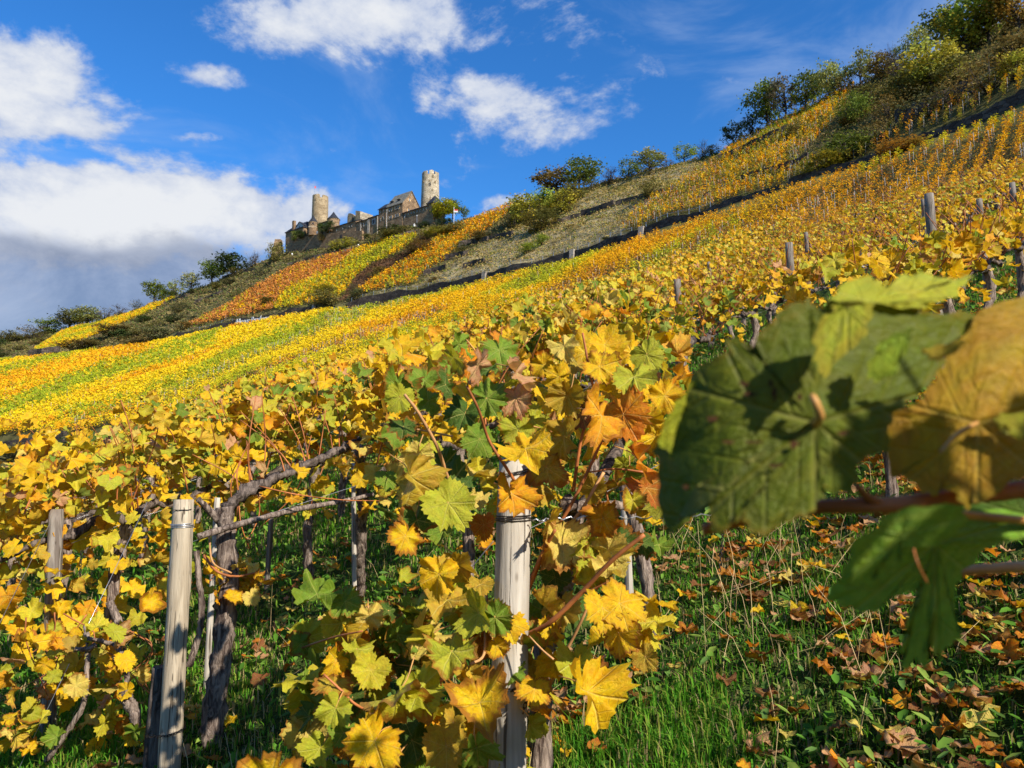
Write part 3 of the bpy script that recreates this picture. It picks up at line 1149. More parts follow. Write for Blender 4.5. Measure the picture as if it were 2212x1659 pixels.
def gable_house(xl, xr, yel, yer, ybl, ybr, depth, ridge_h, label, mat=STONE_B, roof=SLATE_W, back=0.0, over=.35, name='castle_house', hip=0.0):
    a, b = cp(xl, ybl, back), cp(xr, ybr, back)
    ea, eb = cp(xl, yel, back), cp(xr, yer, back)
    ez = (ea.z + eb.z) / 2
    L = (Vector((b.x, b.y, 0)) - Vector((a.x, a.y, 0))).length
    root = empty(name, (b.x, b.y, min(a.z, b.z) - 1.5))
    tag(root, label, 'building')
    h = ez - root.location.z
    ax, g = -FX, GX
    m = MB()
    P = lambda s, d, z: ax * s + g * d + Vector((0, 0, z))
    bot = [P(0, 0, 0), P(L, 0, 0), P(L, depth, 0), P(0, depth, 0)]
    top = [P(0, 0, h), P(L, 0, h), P(L, depth, h), P(0, depth, h)]
    for i in range(4):
        j = (i + 1) % 4
        m.quad(bot[i], bot[j], top[j], top[i])
    if not hip:
        m.quad(P(0, 0, h), P(0, depth, h), P(0, depth / 2, h + ridge_h))
        m.quad(P(L, 0, h), P(L, depth / 2, h + ridge_h), P(L, depth, h))
    m.build('wall', mat, root)
    m = MB()
    o, t = over, .25
    k = ridge_h / (depth / 2)
    r0 = hip

    def slab(p):
        m.prism(p, [q + Vector((0, 0, t)) for q in p])
    slab([P(-o, -o, h - o * k), P(L + o, -o, h - o * k), P(L + o - r0 - (o if r0 else 0), depth / 2, h + ridge_h), P(-o + r0 + (o if r0 else 0), depth / 2, h + ridge_h)])
    slab([P(L + o, depth + o, h - o * k), P(-o, depth + o, h - o * k), P(-o + r0 + (o if r0 else 0), depth / 2, h + ridge_h), P(L + o - r0 - (o if r0 else 0), depth / 2, h + ridge_h)])
    if r0:
        slab([P(-o, depth + o, h - o * k), P(-o, -o, h - o * k), P(r0, depth / 2, h + ridge_h)])
        slab([P(L + o, -o, h - o * k), P(L + o, depth + o, h - o * k), P(L - r0, depth / 2, h + ridge_h)])
    m.build('roof', roof, root)
    return root, L, h, P


def rel_open(root, P, s, d, z, w, h, front=True, mat=DARKGL, shut=False, name='window', arch=False):
    """opening on a house in its own coordinates"""
    ax = -FX if front else GX
    nn = -GX if front else FX
    c = P(s, 0, z) if front else P(0, d, z)
    m = MB()
    fw = .12
    q = c - ax * (w / 2 + fw) + nn * .0 - Vector((0, 0, h / 2 + fw))
    m.box(q, ax * (w + 2 * fw), nn * .08, Vector((0, 0, h + 2 * fw)))
    o = m.build(name, STONE_M, root)
    m = MB()
    m.box(c - ax * w / 2 + nn * .085 - Vector((0, 0, h / 2)), ax * w, nn * .03, Vector((0, 0, h)))
    m.build('pane', mat, o)
    m = MB()
    m.box(c - ax * .05 + nn * .12 - Vector((0, 0, h / 2)), ax * .1, nn * .03, Vector((0, 0, h)))
    m.build('mullion', WHITEW, o)
    if shut:
        for sg in ((-1, 1) if shut == 2 else (shut,)):
            m = MB()
            cc = c + ax * sg * (w / 2 + fw + w * .27)
            m.box(cc - ax * w * .25 + nn * .02 - Vector((0, 0, h / 2)), ax * w * .5, nn * .08, Vector((0, 0, h)))
            m.build('shutter', SHUTTER, root)
    return o


# main house
root, L, h, P = gable_house(833.6, 869, 447, 437.5, 494, 490, 9.0, 5.6, 'large stone house with weathered gable roof and tan shutters in mid castle')
zz = lambda x, y: cp(x, y).z - root.location.z
for yy in (450.5, 467):
    for s, sh in ((L * .80, 1), (L * .68, -1), (L * .40, 1), (L * .26, -1)):
        rel_open(root, P, s, 0, zz(852, yy), .75, 1.25, True, shut=sh)
for d, z, sh in ((3.4, h + 1.8, 2), (6.0, h - 2.4, -1), (3.0, h - 2.4, -1), (4.5, h + 4.1, 0)):
    rel_open(root, P, 0, d, z, .6 if sh else .35, 1.1 if sh else .5, False, shut=sh)
for s in (L * .78, L * .36):
    m = MB()
    a0 = P(s - .7, .9, h + .9)
    pts = [a0, P(s + .7, .9, h + .9), P(s + .7, .9, h + 2.1), P(s - .7, .9, h + 2.1)]
    m.prism(pts, [p + GX * 2.2 + Vector((0, 0, .2)) for p in pts])
    dm = m.build('dormer', SLATE, root)
    m = MB()
    m.box(P(s - .9, .6, h + 2.15), -FX * 1.8, GX * 2.9, Vector((0, 0, .18)))
    m.build('roof', SLATE_W, dm)
    m = MB()
    m.box(P(s - .4, .86, h + 1.1), -FX * .8, GX * .05, Vector((0, 0, .8)))
    m.build('pane', DARKGL, dm)
# lower annex left of it
root, L, h, P = gable_house(817, 833.2, 452.5, 448.5, 497, 494, 7.0, 2.8, 'narrow house with slate roof joined to the left of the shuttered house', roof=SLATE)
zz = lambda x, y: cp(x, y).z - root.location.z
for s, y in ((L * .75, 457), (L * .3, 455), (L * .7, 473.5), (L * .35, 471.5)):
    rel_open(root, P, s, 0, zz(825, y), .5, .9 if y < 460 else 1.2)
# roofed curtain range right of main house
root, L, h, P = gable_house(869.5, 925, 458.5, 445.5, 490, 487, 5.0, 1.3, 'long dark stone range with narrow slate roof between shuttered house and gatehouse', roof=SLATE)
zz = lambda x, y: cp(x, y).z - root.location.z
for s in np.linspace(L * .08, L * .9, 8):
    rel_open(root, P, s, 0, h - 1.0, .35, .8)
rel_open(root, P, L * .93, 0, h - 1.8, .4, 1.0)
m = MB()
m.cyl(P(2.2, 3.0, h), .55, .12, 0, 5.2, 6)
m.build('chimney', STONE_B, root)
# gatehouse
a = cp(926.5, 491)
root = empty('gatehouse', (a.x, a.y, a.z - 1))
tag(root, 'square gatehouse with steep pyramid slate roof and arched gateway', 'building')
hh = cp(926.5, 440).z - root.location.z
Wd, Dp = 1.3, 6.4
Pg = lambda s, d, z: FX * s + GX * d + Vector((0, 0, z))
m = MB()
Wd = 2.0
m.prism([Pg(-1.2, 0, 0), Pg(Wd, 0, 0), Pg(Wd, Dp, 0), Pg(-1.2, Dp, 0)], [Pg(-1.2, 0, hh), Pg(Wd, 0, hh), Pg(Wd, Dp, hh), Pg(-1.2, Dp, hh)])
m.build('wall', STONE_B, root)
m = MB()
e = .35
ap = Pg((Wd - 1.2) / 2, Dp / 2 - .6, hh + 3.9)
cs = [Pg(-1.2 - e, -e, hh), Pg(Wd + e, -e, hh), Pg(Wd + e, Dp + e, hh), Pg(-1.2 - e, Dp + e, hh)]
for i in range(4):
    m.quad(cs[i], cs[(i + 1) % 4], ap)
m.quad(*cs)
m.build('roof', SLATE, root)
m = MB()                                                        # gate arch on the right-hand side
for k in range(12):
    a0, a1 = math.pi * k / 12, math.pi * (k + 1) / 12
    f = lambda r, t: Pg(Wd, Dp * .50, 3.2) + GX * (-r * math.cos(t)) + Vector((0, 0, r * 1.15 * math.sin(t)))
    pts = [f(1.35, a0), f(1.35, a1), f(2.0, a1), f(2.0, a0)]
    m.prism(pts, [p + FX * .3 for p in pts])
m.box(Pg(Wd, Dp * .50 - 2.0, 0), GX * .65, FX * .3, Vector((0, 0, 3.2)))
m.box(Pg(Wd, Dp * .50 + 1.35, 0), GX * .65, FX * .3, Vector((0, 0, 3.2)))
m.build('gate_arch', STONE_M, root)
m = MB()
pts = [Pg(Wd + .02, Dp * .5 - 1.3, 0), Pg(Wd + .02, Dp * .5 + 1.3, 0)] + [Pg(Wd + .02, Dp * .5 + 1.3 * math.cos(math.pi * k / 8), 3.2 + 1.45 * math.sin(math.pi * k / 8)) for k in range(9)]
m.prism(pts, [p + FX * .06 for p in pts])
m.build('gateway', DARKGL, root)
m = MB()
m.box(Pg(Wd, Dp * .42, hh - 2.3), GX * .8, FX * .08, Vector((0, 0, 1.3)))
w = m.build('window', STONE_M, root)
m = MB()
m.box(Pg(Wd + .085, Dp * .42 + .12, hh - 2.2), GX * .56, FX * .03, Vector((0, 0, 1.1)))
m.build('pane', DARKGL, w)
m = MB()
for k in range(8):
    a0, a1 = math.pi * k / 8, math.pi * (k + 1) / 8
    f = lambda r, t: Pg(Wd, Dp * .5, hh - 4.6) + GX * (-r * math.cos(t)) + Vector((0, 0, r * math.sin(t)))
    pts = [f(.8, a0), f(.8, a1), f(1.1, a1), f(1.1, a0)]
    m.prism(pts, [p + FX * .5 for p in pts])
m.build('balcony_arch', STONE_M, root)

# oriel house
root, L, h, P = gable_house(796, 816, 471, 466, 500, 497, 5.0, .5, 'small dark flat-roofed range with a pale framed window', roof=SLATE)
zz = lambda x, y: cp(x, y).z - root.location.z
m = MB()
m.box(P(L * .62, -.08, zz(806, 485)) , -FX * 1.9 * -1, GX * .05, Vector((0, 0, 2.3)))
fr = m.build('window', GREYW, root)
m = MB()
m.box(P(L * .62, -.14, zz(806, 485) + .25) + FX * .35, FX * 1.2, GX * .05, Vector((0, 0, 1.7)))
m.build('pane', DARKGL, fr)
for s in (L * .97, L * .05):
    m = MB()
    m.box(P(s, -.3, 0), FX * .3, GX * .3, Vector((0, 0, h - .4)))
    m.build('buttress', BUTT, root)
# long lean-to range
root, L, h, P = gable_house(703, 768, 495, 478.5, 512, 500, 5.5, 1.1, 'long low stone range with shallow slate roof right of the ivy', roof=SLATE)
zz = lambda x, y: cp(x, y).z - root.location.z
for s, w_, h_ in ((L * .62, .55, .8), (L * .42, .45, .8), (L * .2, .35, .8), (L * .12, .35, .8), (L * .85, 1.2, 1.6)):
    rel_open(root, P, s, 0, h - 1.6, w_, h_)
root, L, h, P = gable_house(768.5, 795, 480, 474.5, 503, 498, 5.5, .9, 'stone range with pale window piers next to the small framed window', roof=SLATE)
for s in (L * .55, L * .35, L * .15):
    rel_open(root, P, s, 0, h - 1.9, .4, 1.5)
for s in (L * .62, L * .02):
    m = MB()
    m.box(P(s, -.3, 0), FX * .25, GX * .3, Vector((0, 0, h - .5)))
    m.build('buttress', BUTT, root)
# ruins
wo = wallblock(768, 777, 455, 456, 478, 476, 7.0, 'ruined_wall', STONE_M, None, 6)
tag(wo, 'square block of ruined wall with a sloping sunlit flank', 'ruin')
m = MB()
a, b = cp(778, 456, 6), cp(801, 466, 10)
a0, b0 = cp(778, 480, 6), cp(801, 478, 10)
m.prism([a0, b0, b0 + GX * 1, a0 + GX * 1], [a, b, b + GX * 1, a + GX * 1])
tag(m.build('ruined_wall', STONE_L), 'sloping sunlit ruined wall falling to the right', 'ruin')
m = MB()
b_ = 8
pts = [cp(750, 484, b_), cp(767, 481, b_), cp(767, 467, b_), cp(762, 463, b_), cp(757, 460.5, b_), cp(752.5, 461, b_), cp(750.5, 468, b_)]
m.prism(pts, [p + GX * 1.0 for p in pts])
o = m.build('ruined_wall', STONE_M)
tag(o, 'free standing ruined wall piece with a pointed window hole', 'ruin')
m = MB()
pts = [cp(760.5, 477, b_ - .2), cp(763, 477, b_ - .2), cp(763, 471, b_ - .2), cp(761.7, 468.5, b_ - .2), cp(760.5, 471, b_ - .2)]
m.prism(pts, [p - GX * .05 for p in pts])
m.build('window', DARKGL, o)
# left house
root, L, h, P = gable_house(616, 655, 497.5, 494, 519, 515, 7.5, 3.6, 'house with hipped slate roof, pale dormer and tall chimney at the castle\'s left end', roof=SLATE, hip=2.6)
zz = lambda x, y: cp(x, y).z - root.location.z
m = MB()
m.box(P(L * .62, -.25, 0), FX * 1.25, GX * 1.2, Vector((0, 0, zz(635, 476))))
m.build('chimney', STONE_B, root)
m = MB()
s0, s1 = L * .42, L * .02
base = [P(s0, 0, h - .2), P(s1, 0, h - .2), P(s1, 0, h + .8), P((s0 + s1) / 2, 0, h + 2.6), P(s0, 0, h + .8)]
m.prism(base, [p + GX * 3 for p in base])
dm = m.build('dormer', GREYW, root)
m = MB()
m.box(P(L * .25, -.05, h - .1), FX * .5, GX * .06, Vector((0, 0, 1.0)))
m.build('pane', DARKGL, dm)
m = MB()
pm = P((s0 + s1) / 2, -.3, h + 2.7)
for e0 in (P(s0 + .3, -.3, h + .6), P(s1 - .3, -.3, h + .6)):
    pts = [e0, pm, pm + GX * 3.2, e0 + GX * 3.2]
    m.prism(pts, [p + Vector((0, 0, .15)) for p in pts])
m.build('roof', SLATE, dm)
# link roof between the turrets
root, L, h, P = gable_house(683, 712, 483, 478, 503, 500, 4.5, .9, 'low linking range with dark roof between the two cone turrets', roof=SLATE, back=1.5)
for s in (L * .7, L * .45):
    rel_open(root, P, s, 0, h - 1.0, .5, .9)
# ramparts
for args, lb in (((617, 668, 521, 508, 540, 541, 3), 'rough stone rampart under the left house'), ((668.3, 715, 508, 504, 541, 536, 3), 'rough stone rampart under the cone turrets'),
                 ((715.3, 742, 505, 500, 536, 531, 2.4), 'stone rampart with a dark doorway under the long range'), ((742.3, 782, 502, 498, 531, 516, 2.2), 'lower stone rampart stepping up towards the middle of the castle')):
    o = wallblock(args[0], args[1], args[2], args[3], args[4], args[5], args[6], 'rampart_wall', STONE_B, None, -1.5)
    tag(o, lb, 'wall')
    if 'doorway' in lb:
        opening(737, 514, .9, 2.6, o, back=-1.55, name='doorway')
D_ = Dc(599, 0)
root = empty('bastion', px(599, 540, D_))
tag(root, 'square stub of wall on the rock at the castle\'s left tip', 'wall')
m = MB()
m.prism([Vector((-2.6, -1, -3)), Vector((2.4, -1, -3)), Vector((2.4, 3, -3)), Vector((-2.6, 3, -3))], [Vector((-1.2, 0, 5.1)), Vector((1.4, 0, 5.0)), Vector((1.4, 2.5, 5.0)), Vector((-1.2, 2.5, 5.1))])
m.build('wall', STONE_B, root)
# street lamps, drain pipe, right flagpole
for x, yt, yb, lb in ((900.5, 467, 490, 'thin street lamp before the dark range'), (835, 452, 492, 'white drainpipe at the corner of the shuttered house')):
    b = cp(x, yb, -1.2 if 'lamp' in lb else -.25)
    t = cp(x, yt, -1.2 if 'lamp' in lb else -.25)
    r_ = empty('street_lamp' if 'lamp' in lb else 'drainpipe', (b.x, b.y, b.z - .5))
    tag(r_, lb, 'lamp' if 'lamp' in lb else 'pipe')
    m = MB()
    m.cyl((0, 0, 0), .07, .05, 0, t.z - b.z + .5, 6)
    m.build('pole', WHITEW if 'pipe' in lb else METALG, r_)
    if 'lamp' in lb:
        m = MB()
        m.cyl((0, 0, t.z - b.z + .5), .3, .12, 0, .45, 8)
        m.build('lamp_head', GREYW, r_)
b = px(980.5, 474, 268)
r_ = empty('flagpole', b)
tag(r_, 'white flagpole with small red and white flag beside the yellow tree', 'flagpole')
m = MB()
m.cyl((0, 0, 0), .09, .07, -1.5, 4.6, 6)
m.build('pole', WHITEW, r_)
m = MB()
m.box((.1, 0, 3.2), (1.3, -.3, -.15), (.02, .03, 0), (0, 0, .55))
fl = m.build('flag', REDP, r_)
m = MB()
m.box((.1, 0, 2.65), (1.3, -.3, -.15), (.02, .03, 0), (0, 0, .55))
m.build('flag_stripe', WHITEW, fl)
# small white shrine-like stones seen on the terraces
for x, y, lb in ((895, 489, 'small white stone by the road before the castle wall'), (774, 533, 'small white marker on the slope under the castle'), (631, 552, 'tiny white marker left on the castle slope'), (685, 504, 'small white figure-like stone on the rampart')):
    p = hit(x, y) if y > 510 else cp(x, y, -2)
    m = MB()
    m.cyl((0, 0, 0), .3, .42, -.3, .5, 8)
    m.cyl((0, 0, 0), .42, .15, .5, 1.0, 8)
    o = m.build('white_stone', WHITEW)
    o.location = p
    tag(o, lb, 'stone')

# ================================================================== leaves, helper shapes
def unit(v):
    return v / (np.linalg.norm(v, axis=-1, keepdims=True) + 1e-9)


def quads_at(P, size, rg, up=.3, aspect=.8, rnd=1.0):
    """one small leaf-like quad at every point; returns V (4n,3), F (n,4)"""
    n = len(P)
    nrm = rg.standard_normal((n, 3)) * rnd
    nrm[:, 2] = np.abs(nrm[:, 2]) + up
    nrm += np.array([sun_dir.x, sun_dir.y, sun_dir.z]) * .5
    nrm = unit(nrm)
    t = unit(np.cross(nrm, rg.standard_normal((n, 3))))
    b = np.cross(nrm, t)
    s = (size * rg.uniform(.7, 1.3, n))[:, None]
    k = .35
    a = P - t * s * .5
    c = P + t * s * .5
    V = np.stack([a, P - b * s * .5 * aspect + t * s * k * .3, c, P + b * s * .5 * aspect - t * s * k * .2], 1).reshape(-1, 3)
    F = np.arange(4 * n).reshape(-1, 4)
    return V, F


def tree_material():
    m, t, out = new_mat('tree_foliage')
    at = t.new('ShaderNodeAttribute', attribute_name='col')
    oi = t.new('ShaderNodeObjectInfo')
    c = t.mix(1.0, at.outputs['Color'], oi.outputs['Color'], 'MULTIPLY')
    b = bsdf(t, c, .6, .1)
    tr = t.new('ShaderNodeBsdfTranslucent')
    t.link(c, tr.inputs['Color'])
    mx = t.new('ShaderNodeMixShader')
    mx.inputs[0].default_value = .25
    t.link(b.outputs[0], mx.inputs[1])
    t.link(tr.outputs[0], mx.inputs[2])
    t.link(mx.outputs[0], out.inputs[0])
    return m


TREEM = tree_material()


def tree_proto(seed, nclump=46, per=46, bushy=False, leafsize=.055, spread=.13, bare=False):
    """unit tree: width 1, height 1; returns (wood mesh, crown mesh)"""
    rg = np.random.default_rng(seed)
    c = []
    while len(c) < nclump:
        p = rg.uniform(-1, 1, 3)
        r = np.linalg.norm(p)
        if r > 1 or r < .35:
            continue
        q = np.array([p[0] * .42, p[1] * .42, (.60 if not bushy else .45) + p[2] * (.34 if not bushy else .42)])
        q[0] += .07 * math.sin(3 * q[2] + seed)
        if q[2] < .06:
            continue
        c.append(q)
    c = np.array(c)
    V, Q, T = [], [], []
    nv = 0
    for i in range(0 if bushy and not bare else 1):
        a = tube_arrays([(0, 0, -.08), (.01, 0, .1), (.02 * math.sin(seed), .01, .3), (.0, .02, .5)], [.035, .028, .022, .014], 6, rough=.1, seed=seed)
        V.append(a[0]); Q.append(a[1] + nv); T.append(a[2] + nv); nv += len(a[0])
    for i, q in enumerate(c[:: (2 if not bare else 1)]):
        z0 = min(q[2] * .55, .42) if not bushy else 0.0
        a0 = np.array([0, 0, z0])
        midp = a0 * .45 + q * .55 + rg.standard_normal(3) * .03
        a = tube_arrays([a0, midp, q], [.012, .008, .003], 4, seed=i)
        V.append(a[0]); Q.append(a[1] + nv); T.append(a[2] + nv); nv += len(a[0])
        if bare:
            for k in range(7):
                e = q + rg.standard_normal(3) * np.array([.1, .1, .09]) + [0, 0, .03]
                s0 = midp * .4 + q * .6
                a = tube_arrays([s0, (s0 + e) / 2 + rg.standard_normal(3) * .01, e], [.005, .004, .002], 3, seed=k)
                V.append(a[0]); Q.append(a[1] + nv); T.append(a[2] + nv); nv += len(a[0])
    wood = mesh_np('trunk', np.concatenate(V), [np.concatenate(Q), np.concatenate(T)], TREEBARK)
    P, colv = [], []
    for i, q in enumerate(c):
        m = per if not bare else per // 5
        d = rg.standard_normal((m, 3)) * np.array([spread, spread, spread * .7]) * rg.uniform(.4, .95)
        P.append(q + d)
        sh = rg.uniform(.7, 1.3)
        warm = rg.uniform(0, 1)
        cc = np.array([.9 + .35 * warm, 1.0, .9 - .2 * warm]) * sh
        colv.append(np.repeat([cc], m, 0) * rg.uniform(.75, 1.25, (m, 1)))
    P, colv = np.concatenate(P), np.concatenate(colv)
    V, F = quads_at(P, leafsize, rg)
    cv = np.concatenate([np.repeat(colv, 4, 0), np.ones((len(V), 1))], 1)
    crown = mesh_np('crown', V, F, TREEM, {'col': ('FLOAT_COLOR', cv)})
    return wood, crown


TP = {'round': [tree_proto(s) for s in (1, 2, 3)],
      'open': [tree_proto(s, 30, 40, spread=.10) for s in (11, 12)],
      'bush': [tree_proto(s, 40, 44, True) for s in (21, 22, 23)],
      'thin': [tree_proto(s, 34, 22, True, .045, .11) for s in (31, 32)],
      'bare': [tree_proto(s, 26, 30, True, .035, .12, True) for s in (41, 42)]}
TCOL = {'green': (.13, .17, .035), 'dark': (.05, .075, .022), 'pale': (.24, .26, .09), 'bright': (.20, .26, .04), 'yellowgreen': (.26, .25, .035),
        'yellow': (.30, .29, .02), 'orange': (.27, .17, .035), 'brown': (.17, .13, .045), 'olive': (.14, .13, .04), 'greygreen': (.13, .135, .065), 'purple': (.12, .105, .07)}


def plant_tree(x, y, wpx, hpx, kind, colr, label, group=None, D=None, name=None, sink=.05):
    i = random.randrange(len(TP[kind]))
    wood, crown = TP[kind][i]
    p = hit(x, y) if D is None else px(x, y, D)
    k = p.y / F2
    w, h = wpx * k * 1.28, hpx * k * 1.14
    nm = name or ('tree' if kind in ('round', 'open') else 'bush')
    r = empty(nm, (p.x, p.y, p.z - sink * h), random.uniform(0, 6.28))
    tag(r, label, 'tree' if nm == 'tree' else 'bush', group)
    for n_, me in (('trunk' if nm == 'tree' else 'stem', wood), ('crown' if nm == 'tree' else 'foliage', crown)):
        o = bpy.data.objects.new(n_, me)
        link(o, r)
        o.scale = (w, w, h)
        c = TCOL[colr]
        j = random.uniform(1.1, 1.5)
        o.color = (c[0] * j, c[1] * j, c[2] * j, 1)
    return r


